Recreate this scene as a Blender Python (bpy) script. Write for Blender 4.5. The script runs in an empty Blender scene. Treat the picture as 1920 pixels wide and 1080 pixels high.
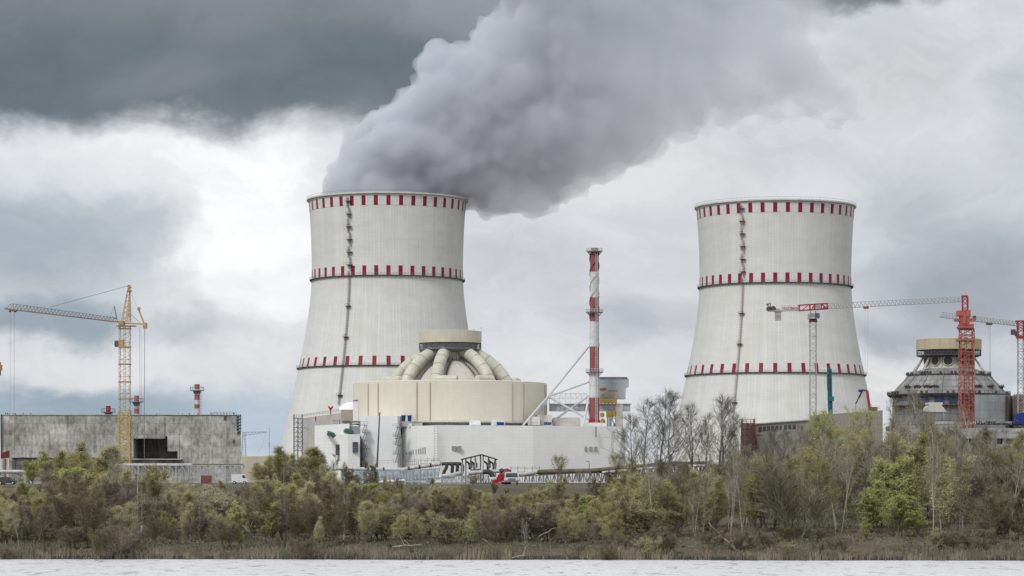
import bpy, math, random
from mathutils import Vector, noise
R = math.radians
PI = math.pi
sin, cos = math.sin, math.cos
scn = bpy.context.scene
col = scn.collection
random.seed(7)

# ------------------------------------------------------------------ camera
EYE = 8.5                       # metres above the water, on the near bank
FPX = 5000.0                    # focal length in pixels of the 1920 wide photograph
HOR = 900.0                     # row of the horizon
cd = bpy.data.cameras.new('camera')
cam = bpy.data.objects.new('camera', cd)
col.objects.link(cam)
cam.location = (0, 0, EYE)
cam.rotation_euler = (R(90), 0, 0)
cd.sensor_width = 36
cd.lens = 36 * FPX / 1920
cd.shift_y = (HOR - 540) / 1920
cd.clip_start = 0.5
cd.clip_end = 20000
scn.camera = cam

def at(px, py, Y):
    """a point of the place seen at px, py of the photograph, Y metres away"""
    return Vector(((px - 960) / FPX * Y, Y, EYE + (HOR - py) / FPX * Y))
def X(px, Y): return (px - 960) / FPX * Y
def Z(py, Y): return EYE + (HOR - py) / FPX * Y

# ------------------------------------------------------------------ exposure
scn.view_settings.view_transform = 'Standard'
scn.view_settings.look = 'None'
scn.view_settings.exposure = 0
scn.view_settings.gamma = 1
scn.render.engine = 'CYCLES'
scn.cycles.use_denoising = True
scn.cycles.max_bounces = 8
scn.cycles.diffuse_bounces = 3
scn.cycles.volume_bounces = 5
scn.cycles.transparent_max_bounces = 12
scn.cycles.volume_step_rate = 1.0
scn.cycles.volume_max_steps = 256

# ------------------------------------------------------------------ sun
SUN_EL, SUN_AZ = 48, 215        # azimuth clockwise from +Y: behind the viewer, to the left
sd = bpy.data.lights.new('sun', 'SUN')
sd.energy = 2.1
sd.angle = R(14)
sd.color = (1.0, 0.975, 0.94)
sun = bpy.data.objects.new('sun', sd)
col.objects.link(sun)
sdir = Vector((sin(R(SUN_AZ)) * cos(R(SUN_EL)), cos(R(SUN_AZ)) * cos(R(SUN_EL)), sin(R(SUN_EL))))
sun.rotation_euler = sdir.to_track_quat('Z', 'Y').to_euler()

# ------------------------------------------------------------------ node helper
def lin(c):
    def f(v):
        v = v / 255.0
        return v / 12.92 if v <= .04045 else ((v + .055) / 1.055) ** 2.4
    return (f(c[0]), f(c[1]), f(c[2]), 1)

class NT:
    def __init__(s, tree):
        s.t = tree; s.n = tree.nodes; s.l = tree.links
    def new(s, typ, **kw):
        n = s.n.new(typ)
        for k, v in kw.items(): setattr(n, k, v)
        return n
    def put(s, sock, v):
        if isinstance(v, bpy.types.NodeSocket): s.l.new(v, sock)
        elif v is not None: sock.default_value = v
    def math(s, op, a, b=None, c=None, clamp=False):
        n = s.new('ShaderNodeMath', operation=op, use_clamp=clamp)
        s.put(n.inputs[0], a)
        if b is not None: s.put(n.inputs[1], b)
        if c is not None: s.put(n.inputs[2], c)
        return n.outputs[0]
    def vmath(s, op, a, b=None):
        n = s.new('ShaderNodeVectorMath', operation=op)
        s.put(n.inputs[0], a)
        if b is not None: s.put(n.inputs[1], b)
        return n.outputs[0]
    def comb(s, x, y, z):
        n = s.new('ShaderNodeCombineXYZ')
        s.put(n.inputs[0], x); s.put(n.inputs[1], y); s.put(n.inputs[2], z)
        return n.outputs[0]
    def sep(s, v):
        n = s.new('ShaderNodeSeparateXYZ'); s.put(n.inputs[0], v)
        return n.outputs[0], n.outputs[1], n.outputs[2]
    def noise(s, vec, scale, detail=4, rough=.55, dist=0):
        n = s.new('ShaderNodeTexNoise')
        s.put(n.inputs['Vector'], vec)
        n.inputs['Scale'].default_value = scale; n.inputs['Detail'].default_value = detail
        n.inputs['Roughness'].default_value = rough; n.inputs['Distortion'].default_value = dist
        return n.outputs[0]
    def map(s, v, a, b, c=0.0, d=1.0, smooth=True):
        n = s.new('ShaderNodeMapRange')
        n.interpolation_type = 'SMOOTHSTEP' if smooth else 'LINEAR'
        s.put(n.inputs[0], v)
        for i, q in zip((1, 2, 3, 4), (a, b, c, d)): s.put(n.inputs[i], q)
        return n.outputs[0]
    def mix(s, f, a, b, mode='MIX'):
        n = s.new('ShaderNodeMix', data_type='RGBA', blend_type=mode)
        s.put(n.inputs[0], f); s.put(n.inputs[6], a); s.put(n.inputs[7], b)
        return n.outputs[2]
    def scale(s, v, x, y, z):
        return s.vmath('MULTIPLY', v, (x, y, z))

# ------------------------------------------------------------------ world: Nishita sky under a broken overcast
world = bpy.data.worlds.new("World")
scn.world = world
world.use_nodes = True
w = NT(world.node_tree)
w.n.clear()
tc = w.new('ShaderNodeTexCoord')
dx, dy, dz = w.sep(tc.outputs['Generated'])
sky = w.new('ShaderNodeTexSky', sky_type='NISHITA')
sky.sun_disc = False
sky.sun_elevation = R(SUN_EL)
sky.sun_rotation = R(SUN_AZ)
bgs = w.new('ShaderNodeBackground')
w.l.new(sky.outputs[0], bgs.inputs[0]); bgs.inputs[1].default_value = 0.1
yy = w.math('MAXIMUM', w.math('ABSOLUTE', dy), 0.05)
# tangents of azimuth and elevation, a = 0..1.92 and b = 0..1.08 over the stretch the lens takes in
a0 = w.math('MULTIPLY_ADD', w.math('DIVIDE', dx, yy), 5.0, 0.96)
b0 = w.math('MULTIPLY_ADD', w.math('DIVIDE', dz, yy), -5.0, 0.90)
P0 = w.comb(a0, b0, dy)
n1 = w.noise(w.scale(P0, 1, 1.35, 1), 3.2, 6, .58, .3)
n2 = w.noise(w.vmath('ADD', w.scale(P0, 1, 1.35, 1), (5.2, 1.3, 2)), 3.2, 6, .58, .3)
n3 = w.noise(w.scale(P0, 1, 1.5, 1), 13, 5, .6, .4)
n4 = w.noise(w.scale(P0, .8, 1.6, 1), 1.6, 3, .5, .2)
a = w.math('ADD', w.math('MULTIPLY_ADD', w.math('SUBTRACT', n1, .5), .34, a0), w.math('MULTIPLY', w.math('SUBTRACT', n3, .5), .05))
b = w.math('ADD', w.math('MULTIPLY_ADD', w.math('SUBTRACT', n2, .5), .16, b0), w.math('MULTIPLY', w.math('SUBTRACT', n3, .5), .045))
cur = lin((216, 219, 223))
def blob(c, cx, cy, rx, ry, inner=0.0, amt=1.0):
    """one cloud mass: an ellipse of directions, full inside `inner`, gone at its rim"""
    global cur
    ex = w.math('DIVIDE', w.math('SUBTRACT', a, cx), rx)
    ey = w.math('DIVIDE', w.math('SUBTRACT', b, cy), ry)
    d = w.math('SQRT', w.math('ADD', w.math('MULTIPLY', ex, ex), w.math('MULTIPLY', ey, ey)))
    cur = w.mix(w.map(d, 1.0, inner, 0.0, amt), cur, lin(c))
# left half
blob((172, 180, 190), .04, .47, .40, .19, .1)
blob((196, 202, 210), -.02, .33, .16, .10, .1, .8)
blob((176, 185, 194), .10, .42, .30, .12, .0, .5)
blob((246, 246, 248), .36, .295, .52, .12, .15)
blob((255, 255, 255), .47, .42, .20, .24, .35)
blob((250, 250, 251), .60, .56, .16, .10, .2, .8)
blob((226, 229, 232), .10, .33, .26, .09, .0, .7)
blob((158, 170, 182), .04, .615, .32, .05, .2)
blob((150, 164, 176), .12, .59, .22, .045, .2, .8)
blob((176, 183, 193), .42, .63, .20, .04, .1, .7)
blob((224, 225, 229), .22, .685, .46, .043, .35)
blob((232, 232, 234), .52, .66, .22, .07, .2, .8)
blob((158, 174, 188), .12, .765, .48, .06, .35)
blob((184, 198, 214), .50, .80, .22, .10, .3)
# right half
blob((202, 204, 211), 1.02, .50, .22, .13, .1, .9)
blob((187, 190, 199), 1.20, .60, .17, .07, .1, .9)
blob((228, 229, 232), 1.02, .70, .22, .08, .2)
blob((222, 224, 226), 1.25, .33, .36, .12, .2)
blob((205, 208, 212), 1.45, .30, .20, .09, .1, .6)
blob((162, 168, 178), 1.84, .53, .28, .18, .1)
blob((166, 170, 180), 1.70, .62, .12, .06, .1, .8)
blob((176, 181, 189), 1.72, .38, .20, .16, .0, .6)
blob((186, 190, 194), 1.95, .25, .16, .26, .1, .6)
blob((206, 209, 211), 1.66, .13, .30, .15, .1, .8)
blob((224, 224, 224), 1.66, .71, .13, .045, .35)
blob((197, 203, 211), 1.90, .70, .18, .06, .2)
blob((214, 217, 222), 1.2, .80, .30, .08, .1)
# the dark deck along the top left, and the torn end of it along the top right
be = w.math('ADD', b, w.map(a0, .62, .9, 0.0, -.03))
deck = w.math('MULTIPLY', w.map(be, .275, .192, 0, 1), w.map(a0, 1.15, .95, 0, 1))
dcol = w.mix(w.map(n4, .35, .65), lin((104, 114, 122)), lin((136, 139, 146)))
dcol = w.mix(w.map(b0, .12, -.02, 0, .55), dcol, lin((140, 143, 149)))
cur = w.mix(deck, cur, dcol)
blob((128, 133, 138), 1.63, -.02, .20, .05, .3)
blob((150, 153, 160), 1.1, -.05, .55, .22, .4)
# broad tonal variation
n6 = w.noise(w.scale(w.comb(a, b, dy), 1, 1.7, 1), 6.5, 8, .62, .6)
cur = w.mix(1.0, cur, w.mix(w.map(n6, .28, .72), (.92, .928, .937, 1), (1.06, 1.06, 1.06, 1)), 'MULTIPLY')
# overhead and behind the viewer: unseen uneven overcast, set brighter to light walls and towers
P1 = w.scale(tc.outputs['Generated'], 1, 1, 2.2)
n5 = w.noise(P1, 2.6, 5, .55, .4)
over = w.mix(w.map(n5, .3, .7), lin((206, 211, 219)), lin((255, 255, 255)))
el = w.math('DIVIDE', dz, yy)
far = w.math('MAXIMUM', w.map(el, .19, .34), w.math('MAXIMUM', w.map(dy, .80, .45), w.map(w.math('ABSOLUTE', w.math('DIVIDE', dx, yy)), .26, .45)))
cloud = w.mix(far, cur, over)
bgc = w.new('ShaderNodeBackground')
w.l.new(cloud, bgc.inputs[0]); bgc.inputs[1].default_value = 1.0
ms = w.new('ShaderNodeMixShader')
ms.inputs[0].default_value = .96
w.l.new(bgs.outputs[0], ms.inputs[1]); w.l.new(bgc.outputs[0], ms.inputs[2])
wo = w.new('ShaderNodeOutputWorld')
w.l.new(ms.outputs[0], wo.inputs[0])
world.cycles.sampling_method = 'MANUAL'
world.cycles.sample_map_resolution = 512

# ------------------------------------------------------------------ materials
MATS = {}
def mat(name, c, c2=None, scale=1.0, rough=.7, metal=0.0, stretch=(1, 1, 1), bump=0.0, bscale=None,
        detail=5, lo=.35, hi=.65, rnd=0.0, spec=.3, trans=None):
    m = bpy.data.materials.new(name); m.use_nodes = True
    t = NT(m.node_tree)
    p = t.n['Principled BSDF']
    p.inputs['Roughness'].default_value = rough
    p.inputs['Metallic'].default_value = metal
    p.inputs['Specular IOR Level'].default_value = spec
    co = t.new('ShaderNodeTexCoord').outputs['Object']
    v = t.scale(co, *stretch)
    if c2 is None: c2 = tuple(x * .8 for x in c)
    f = t.map(t.noise(v, scale, detail, .6), lo, hi)
    k = t.mix(f, (*c2, 1), (*c, 1))
    if rnd:
        oi = t.new('ShaderNodeObjectInfo')
        g = t.map(oi.outputs['Random'], 0, 1, 1 - rnd, 1 + rnd, False)
        k = t.mix(1.0, k, t.comb(g, g, t.math('MULTIPLY', g, g)), 'MULTIPLY')
    t.l.new(k, p.inputs['Base Color'])
    if bump:
        b_ = t.new('ShaderNodeBump'); b_.inputs['Strength'].default_value = bump
        b_.inputs['Distance'].default_value = .1
        t.l.new(t.noise(v, bscale or scale * 4, 4), b_.inputs['Height'])
        t.l.new(b_.outputs[0], p.inputs['Normal'])
    MATS[name] = m
    return m

def finish(t, p, k, h=None, strength=.3, dist=.05):
    t.l.new(k, p.inputs['Base Color'])
    if h is not None:
        b_ = t.new('ShaderNodeBump'); b_.inputs['Strength'].default_value = strength
        b_.inputs['Distance'].default_value = dist
        t.l.new(h, b_.inputs['Height']); t.l.new(b_.outputs[0], p.inputs['Normal'])

def panel_mat(name, c, joint, pw, ph, round_=0.0, stain=.12, jw=.03, var=.05, rough=.5, streak=(.5, .5, .05), tint=None):
    """cladding or formwork: rectangular sheets pw x ph with fine joints; round_ = radius when it wraps a drum"""
    m = bpy.data.materials.new(name); m.use_nodes = True
    t = NT(m.node_tree); p = t.n['Principled BSDF']
    p.inputs['Roughness'].default_value = rough; p.inputs['Specular IOR Level'].default_value = .3
    co = t.new('ShaderNodeTexCoord').outputs['Object']
    x, y, z = t.sep(co)
    if round_:
        u = t.math('MULTIPLY', t.math('ARCTAN2', x, y), round_)
    else:
        u = t.math('MULTIPLY_ADD', y, .7, x)
    bt = t.new('ShaderNodeTexBrick')
    bt.offset = 0.0
    t.l.new(t.comb(u, z, 0), bt.inputs['Vector'])
    bt.inputs['Scale'].default_value = 1.0
    bt.inputs['Brick Width'].default_value = pw; bt.inputs['Row Height'].default_value = ph
    bt.inputs['Mortar Size'].default_value = jw; bt.inputs['Mortar Smooth'].default_value = .3
    bt.inputs['Color1'].default_value = (*[v * (1 + var) for v in c], 1)
    bt.inputs['Color2'].default_value = (*[v * (1 - var) for v in c], 1)
    bt.inputs['Mortar'].default_value = (*joint, 1)
    n_a = t.noise(t.comb(u, z, 0), .12, 5, .6)
    n_b = t.noise(t.comb(t.math('MULTIPLY', u, streak[0] * 2), t.math('MULTIPLY', z, streak[2] * 2), y), 1.0, 6, .65)
    k = t.mix(1.0, bt.outputs[0], t.mix(t.map(n_a, .3, .7), (1 - stain, 1 - stain, 1 - stain, 1), (1 + stain * .5,) * 3 + (1,)), 'MULTIPLY')
    k = t.mix(1.0, k, t.mix(t.map(n_b, .35, .7), (1 + stain * .4,) * 3 + (1,), (1 - stain, 1 - stain * .95, 1 - stain * .9, 1)), 'MULTIPLY')
    finish(t, p, k, bt.outputs[1], -.4, .04)
    MATS[name] = m
    return m

# cooling tower shell: cast in lifts with upright ribs
m = bpy.data.materials.new('ribbed_white_concrete'); m.use_nodes = True
t = NT(m.node_tree); p = t.n['Principled BSDF']; p.inputs['Roughness'].default_value = .8
x, y, z = t.sep(t.new('ShaderNodeTexCoord').outputs['Object'])
ang = t.math('ARCTAN2', x, y)
rib = t.math('SINE', t.math('MULTIPLY', ang, 176.0))
lift = t.math('FRACT', t.math('MULTIPLY', z, 1 / 1.6))
s1 = t.noise(t.comb(t.math('MULTIPLY', ang, 30), t.math('MULTIPLY', z, .010), 0), 1.0, 5, .7)
s2 = t.noise(t.comb(t.math('MULTIPLY', ang, 110), t.math('MULTIPLY', z, .05), 3), 1.0, 4, .7)
s3 = t.noise(t.comb(t.math('MULTIPLY', ang, 5), t.math('MULTIPLY', z, .03), 7), 1.0, 5, .6)
s4 = t.noise(t.comb(t.math('MULTIPLY', ang, 18), t.math('MULTIPLY', z, .6), 1), 1.0, 3, .6)
k = t.mix(t.map(s1, .3, .7), (.66, .665, .665, 1), (.575, .58, .57, 1))
k = t.mix(t.map(s2, .45, .78, 0, .5), k, (.45, .45, .42, 1))
k = t.mix(t.map(s3, .4, .7, 0, .5), k, (.585, .58, .51, 1))
s5 = t.noise(t.comb(t.math('MULTIPLY', ang, 2.5), t.math('MULTIPLY', z, .16), 11), 1.0, 6, .7)
k = t.mix(1.0, k, t.mix(t.map(s5, .35, .68), (1.05, 1.05, 1.045, 1), (.95, .95, .95, 1)), 'MULTIPLY')
k = t.mix(t.map(rib, .55, 1.0, 0, .16), k, (.44, .44, .42, 1))
k = t.mix(t.math('MULTIPLY', t.map(lift, .12, .0, 0, .35), t.map(s4, .35, .6)), k, (.38, .38, .35, 1))
finish(t, p, k, rib, .2, .12)
MATS['ribbed_white_concrete'] = m

mat('rim_concrete', (.62, .62, .59), (.50, .50, .48), .5)
mat('band_white', (.64, .645, .64), (.56, .56, .55), .6, .75)
mat('ladder_pink', (.30, .20, .20), (.22, .15, .15), 1, .6)
mat('crimson_paint', (.26, .008, .035), (.20, .008, .028), .8, .55)
mat('dark_steel', (.055, .055, .065), (.10, .085, .08), 2, .5)
mat('mid_steel', (.22, .22, .225), (.14, .14, .145), 1.5, .5)
mat('galvanised', (.42, .44, .46), (.30, .31, .33), 1.0, .42)
mat('bluegrey_steel', (.38, .44, .48), (.32, .375, .41), .25, .5)
mat('light_steel', (.58, .60, .62), (.45, .47, .49), 1.0, .5)
mat('silver_pipe', (.50, .50, .50), (.34, .34, .34), .7, .35)
mat('black_lagging', (.035, .035, .04), (.06, .06, .065), 2, .6)
mat('brown_lagging', (.13, .12, .085), (.08, .075, .055), .6, .7)
panel_mat('white_cladding', (.82, .832, .825), (.69, .70, .70), 3.0, 1.2, 0, .025, .03, .012, .45)
panel_mat('white_cladding_fine', (.76, .78, .79), (.67, .69, .70), 1.2, 6.0, 0, .03, .035, .015, .45)
panel_mat('beige_cladding', (.64, .60, .50), (.56, .525, .435), 3.0, 1.1, 38.0, .035, .03, .012, .5)
panel_mat('beige_ring_cladding', (.54, .51, .41), (.43, .39, .30), 1.0, 8.0, 12.0, .06, .03, .03, .5)
panel_mat('weathered_ring_cladding', (.44, .38, .26), (.38, .33, .23), 1.0, 8.0, 12.0, .10, .03, .03, .5)
mat('beige_metal', (.52, .50, .41), (.45, .43, .35), .4, .5)
mat('duct_metal', (.52, .52, .44), (.43, .43, .37), .35, .45, bump=.1)
panel_mat('dome_concrete', (.52, .48, .44), (.46, .43, .40), 2.2, 1.6, 20.0, .10, .03, .03, .8)
panel_mat('raw_concrete', (.40, .39, .36), (.24, .235, .22), 5.3, 3.4, 0, .42, .05, .12, .9, (.55, 1, .22))
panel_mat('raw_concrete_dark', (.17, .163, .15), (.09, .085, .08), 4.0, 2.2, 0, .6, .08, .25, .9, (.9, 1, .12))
panel_mat('round_concrete', (.24, .24, .235), (.13, .13, .13), 3.0, 2.6, 22.0, .28, .10, .12, .9)
panel_mat('bluegrey_concrete', (.27, .295, .315), (.18, .20, .21), 4.0, 3.0, 0, .2, .06, .07, .8)
panel_mat('brown_plaster', (.27, .25, .225), (.20, .185, .165), 6.0, 1.8, 0, .1, .04, .04, .9)
panel_mat('pale_plaster', (.52, .50, .46), (.38, .37, .34), 6.0, 1.8, 0, .12, .04, .05, .8)
mat('beige_wall', (.52, .47, .36), (.45, .41, .32), .15, .8)
mat('tan_panel', (.36, .31, .26), (.30, .26, .22), .5, .7)
mat('slab_concrete', (.40, .40, .38), (.25, .25, .24), .3, .9, stretch=(1, 1, 3))
mat('window_glass', (.035, .045, .06), (.09, .10, .12), .8, .12, spec=.5)
mat('grey_grille', (.30, .31, .32), (.24, .25, .26), 3, .5)
mat('louver', (.25, .255, .27), (.14, .145, .155), 1.2, .6)
mat('chimney_red', (.27, .085, .075), (.21, .065, .06), .5, .6)
mat('faded_red', (.34, .13, .11), (.26, .10, .085), .5, .7)
mat('chimney_white', (.58, .59, .58), (.48, .49, .48), .5, .6)
mat('bright_red', (.36, .02, .035), (.32, .012, .02), 1, .45)
mat('crane_red', (.37, .035, .05), (.28, .03, .04), 1, .5)
mat('crane_orange', (.40, .115, .085), (.30, .09, .07), .6, .55)
mat('crane_yellow', (.43, .33, .15), (.33, .21, .09), .4, .55)
mat('crane_rust', (.20, .10, .07), (.30, .14, .09), .8, .7)
mat('crane_white', (.36, .36, .35), (.27, .27, .27), .8, .5)
mat('netting_yellow', (.50, .38, .17), (.40, .30, .13), 2, .8)
mat('gantry_yellow', (.55, .34, .05), (.40, .25, .05), .8, .5)
mat('teal', (.03, .17, .22), (.02, .11, .15), .8, .45)
mat('blue_plastic', (.01, .04, .25), (.01, .03, .18), 1, .4)
mat('blue_tarp', (.03, .05, .14), (.06, .07, .10), .4, .7)
mat('green_duct', (.01, .07, .055), (.01, .04, .03), 1, .4)
mat('orange_paint', (.55, .20, .04), None, 2, .6)
mat('maroon_steel', (.15, .025, .04), (.10, .02, .03), 1, .6)
mat('scaffold_brown', (.17, .12, .075), (.10, .075, .05), 1, .8)
mat('pump_navy', (.03, .03, .12), (.02, .02, .07), 1, .4)
mat('white_fabric', (.75, .76, .77), (.66, .67, .68), .4, .8)
mat('tyre_rubber', (.02, .02, .02), (.035, .035, .035), 2, .9)
mat('white_paint', (.68, .69, .70), (.58, .59, .60), 1, .35)
mat('dark_green_paint', (.05, .07, .06), (.035, .05, .045), 1, .4)
mat('beam_orange', (.34, .17, .05), (.25, .12, .04), 1, .7)
# vegetation
def leafmat(name, c, c2, rnd=.22):
    m = mat(name, c, c2, .9, .65, rnd=rnd, lo=.4, hi=.6, spec=.15)
    t = NT(m.node_tree); p = t.n['Principled BSDF']
    tr = t.new('ShaderNodeBsdfTranslucent')
    src = p.inputs['Base Color'].links[0].from_socket
    t.l.new(src, tr.inputs['Color'])
    mx = t.new('ShaderNodeMixShader'); mx.inputs[0].default_value = .3
    out = t.n['Material Output']
    t.l.new(p.outputs[0], mx.inputs[1]); t.l.new(tr.outputs[0], mx.inputs[2]); t.l.new(mx.outputs[0], out.inputs[0])
    return m
leafmat('willow_leaf', (.56, .52, .26), (.42, .39, .19), .18)
leafmat('fresh_leaf', (.52, .54, .24), (.38, .40, .17), .12)
leafmat('olive_leaf', (.44, .41, .23), (.32, .30, .17))
leafmat('bud_brown', (.23, .195, .14), (.16, .14, .10))
mat('pale_bark', (.50, .48, .41), (.24, .23, .19), 3, .9, stretch=(1, 1, 3), rnd=.2)
mat('bare_twig', (.15, .14, .11), (.10, .095, .075), 1, .9, rnd=.2)
mat('bare_bark', (.14, .13, .105), (.09, .08, .065), 2, .9, rnd=.2)
mat('grey_bark', (.21, .19, .155), (.12, .11, .09), 2, .9, rnd=.25)
mat('dark_bark', (.07, .062, .052), (.11, .095, .08), 2, .9, rnd=.2)
mat('pale_twig', (.29, .27, .20), (.20, .185, .14), 1, .9, rnd=.2)
mat('grey_twig', (.26, .235, .17), (.18, .16, .115), 1, .9, rnd=.25)
mat('brown_twig', (.26, .215, .135), (.18, .15, .095), 1, .9, rnd=.25)
mat('olive_twig', (.30, .275, .16), (.22, .20, .12), 1, .9, rnd=.2)
mat('reed', (.225, .195, .14), (.12, .105, .075), .5, .9, lo=.4, hi=.6)
mat('scrub', (.17, .165, .095), (.12, .11, .07), .25, .9)
mat('dead_wood', (.38, .34, .28), (.26, .23, .19), 2, .9)

# ground: mud and old grass, procedural
m = bpy.data.materials.new('bank_soil'); m.use_nodes = True
t = NT(m.node_tree); p = t.n['Principled BSDF']; p.inputs['Roughness'].default_value = .95
g = t.new('ShaderNodeNewGeometry').outputs['Position']
k = t.mix(t.map(t.noise(g, .12, 6, .65), .4, .6), (.055, .06, .028, 1), (.13, .10, .065, 1))
k = t.mix(t.map(t.noise(g, 1.3, 5, .7), .4, .7, 0, .7), k, (.05, .04, .03, 1))
k = t.mix(t.map(t.sep(g)[2], .5, .2), k, (.018, .016, .013, 1))
finish(t, p, k, t.noise(g, 2.0, 5, .7), .8, .3)
MATS['bank_soil'] = m

# water: short wind chop
m = bpy.data.materials.new('lake_water'); m.use_nodes = True
t = NT(m.node_tree); p = t.n['Principled BSDF']
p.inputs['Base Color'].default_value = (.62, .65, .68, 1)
p.inputs['Roughness'].default_value = .22
p.inputs['IOR'].default_value = 1.45
p.inputs['Specular IOR Level'].default_value = 1.0
g = t.new('ShaderNodeNewGeometry').outputs['Position']
h1 = t.noise(t.scale(g, .55, .30, 1), 1.0, 5, .62, .4)
h2 = t.noise(t.scale(g, 2.2, 1.3, 1), 1.0, 3, .6, .3)
h = t.math('MULTIPLY_ADD', h2, .35, h1)
k = t.mix(t.map(t.noise(t.scale(g, .55, .13, 1), 1.0, 6, .72, .5), .53, .66, 0, .8), (.80, .82, .85, 1), (.30, .33, .36, 1))  # bright sky reflection put into the pale base colour, dark ripple flecks painted in
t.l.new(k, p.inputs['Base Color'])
b_ = t.new('ShaderNodeBump'); b_.inputs['Strength'].default_value = 1.0; b_.inputs['Distance'].default_value = .55
t.l.new(h, b_.inputs['Height']); t.l.new(b_.outputs[0], p.inputs['Normal'])
MATS['lake_water'] = m

# ------------------------------------------------------------------ mesh builder
class MB:
    def __init__(s): s.v = []; s.f = []; s.mi = []; s.cur = 0
    def add(s, vs, fs):
        o = len(s.v)
        s.v += [tuple(q) for q in vs]
        s.f += [tuple(i + o for i in f) for f in fs]
        s.mi += [s.cur] * len(fs)
        return s
    def box(s, c, d, rz=0.0, taper=1.0):
        hx, hy, hz = d[0] / 2, d[1] / 2, d[2] / 2
        ca, sa = cos(rz), sin(rz); vs = []
        for k, (sx, sy, sz) in enumerate([(-1,-1,-1),(1,-1,-1),(1,1,-1),(-1,1,-1),(-1,-1,1),(1,-1,1),(1,1,1),(-1,1,1)]):
            tt = taper if sz > 0 else 1
            x, y = sx * hx * tt, sy * hy * tt
            vs.append((c[0] + x * ca - y * sa, c[1] + x * sa + y * ca, c[2] + sz * hz))
        return s.add(vs, [(0,3,2,1),(4,5,6,7),(0,1,5,4),(1,2,6,5),(2,3,7,6),(3,0,4,7)])
    def pbox(s, x0, x1, y0, y1, Y, depth, Yend=None):
        """box whose front face spans photo pixels x0..x1, y0..y1 at distance Y"""
        A, B = at(x0, y1, Y), at(x1, y0, Y)
        return s.box(((A.x + B.x) / 2, Y + depth / 2, (A.z + B.z) / 2), (B.x - A.x, depth, B.z - A.z))
    def beam(s, p1, p2, w, h=None):
        p1, p2 = Vector(p1), Vector(p2); d = p2 - p1
        if d.length < 1e-6: return s
        d.normalize(); h = h or w
        up = Vector((0, 0, 1)) if abs(d.z) < .95 else Vector((0, 1, 0))
        u = d.cross(up).normalized() * (w / 2); v = d.cross(u).normalized() * (h / 2)
        vs = [p + a * u + b * v for p in (p1, p2) for a, b in ((-1,-1),(1,-1),(1,1),(-1,1))]
        return s.add(vs, [(0,3,2,1),(4,5,6,7),(0,1,5,4),(1,2,6,5),(2,3,7,6),(3,0,4,7)])
    def tube(s, pts, r, n=10, cap=True):
        pts = [Vector(q) for q in pts]
        rs = r if isinstance(r, (list, tuple)) else [r] * len(pts)
        rings = []; u = None
        for i, q in enumerate(pts):
            d = (pts[min(i + 1, len(pts) - 1)] - pts[max(i - 1, 0)]).normalized()
            if u is None:
                up = Vector((0, 0, 1)) if abs(d.z) < .9 else Vector((1, 0, 0))
                u = d.cross(up).normalized()
            else:
                u = (u - d * u.dot(d)).normalized()
            v = d.cross(u)
            rings.append([q + (u * cos(2 * PI * k / n) + v * sin(2 * PI * k / n)) * rs[i] for k in range(n)])
        vs = [q for ring in rings for q in ring]; fs = []
        for i in range(len(pts) - 1):
            for k in range(n):
                k2 = (k + 1) % n
                fs.append((i * n + k, (i + 1) * n + k, (i + 1) * n + k2, i * n + k2))
        if cap:
            fs.append(tuple(range(n))); fs.append(tuple((len(pts) - 1) * n + k for k in reversed(range(n))))
        return s.add(vs, fs)
    def lathe(s, c, prof, n=64, a0=0.0, a1=2 * PI, cap=False):
        """prof: (radius, z) list, angle measured from the side facing the viewer (-Y) towards +X"""
        full = abs(a1 - a0 - 2 * PI) < 1e-6
        m = n if full else n + 1; vs = []
        for k in range(m):
            a = a0 + (a1 - a0) * k / n
            for (r, z) in prof: vs.append((c[0] + r * sin(a), c[1] - r * cos(a), z))
        q = len(prof); fs = []
        for k in range(n):
            k2 = (k + 1) % m
            for i in range(q - 1): fs.append((k * q + i, k2 * q + i, k2 * q + i + 1, k * q + i + 1))
        if cap and full:
            fs.append(tuple(k * q + q - 1 for k in range(n)))
        return s.add(vs, fs)
    def prism(s, poly, z0, z1):
        n = len(poly)
        ar = sum(poly[i][0] * poly[(i + 1) % n][1] - poly[(i + 1) % n][0] * poly[i][1] for i in range(n))
        if ar < 0: poly = poly[::-1]
        zt = z1 if isinstance(z1, (list, tuple)) else [z1] * n
        vs = [(x, y, z0) for x, y in poly] + [(x, y, zt[i]) for i, (x, y) in enumerate(poly)]
        fs = [tuple(reversed(range(n))), tuple(range(n, 2 * n))]
        fs += [(i, (i + 1) % n, n + (i + 1) % n, n + i) for i in range(n)]
        return s.add(vs, fs)
    def lattice(s, p0, p1, w, bay, r, rd=None, h=None, tri=False):
        """square section truss between p0 and p1"""
        p0, p1 = Vector(p0), Vector(p1); d = p1 - p0; L = d.length; d.normalize(); rd = rd or r * .6; h = h or w
        if abs(d.z) > .7: u, v = Vector((1, 0, 0)), Vector((0, 1, 0))
        else:
            v = Vector((0, 0, 1)); v = (v - d * v.dot(d)).normalized(); u = d.cross(v)
        cs = [u * (-w / 2) + v * (-h / 2), u * (w / 2) + v * (-h / 2), u * (w / 2) + v * (h / 2), u * (-w / 2) + v * (h / 2)]
        if tri: cs = [u * (-w / 2) + v * (-h / 2), u * (w / 2) + v * (-h / 2), v * (h / 2)]
        for c in cs: s.beam(p0 + c, p1 + c, r)
        nb = max(1, round(L / bay)); m = len(cs)
        for i in range(nb):
            A, B = p0 + d * (L * i / nb), p0 + d * (L * (i + 1) / nb)
            for k in range(m):
                c1, c2 = cs[k], cs[(k + 1) % m]
                if i % 2: c1, c2 = c2, c1
                s.beam(A + c1, B + c2, rd)
                if (i % 3 == 0) or bay > 2.4: s.beam(A + cs[k], A + cs[(k + 1) % m], rd)
        return s
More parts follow.
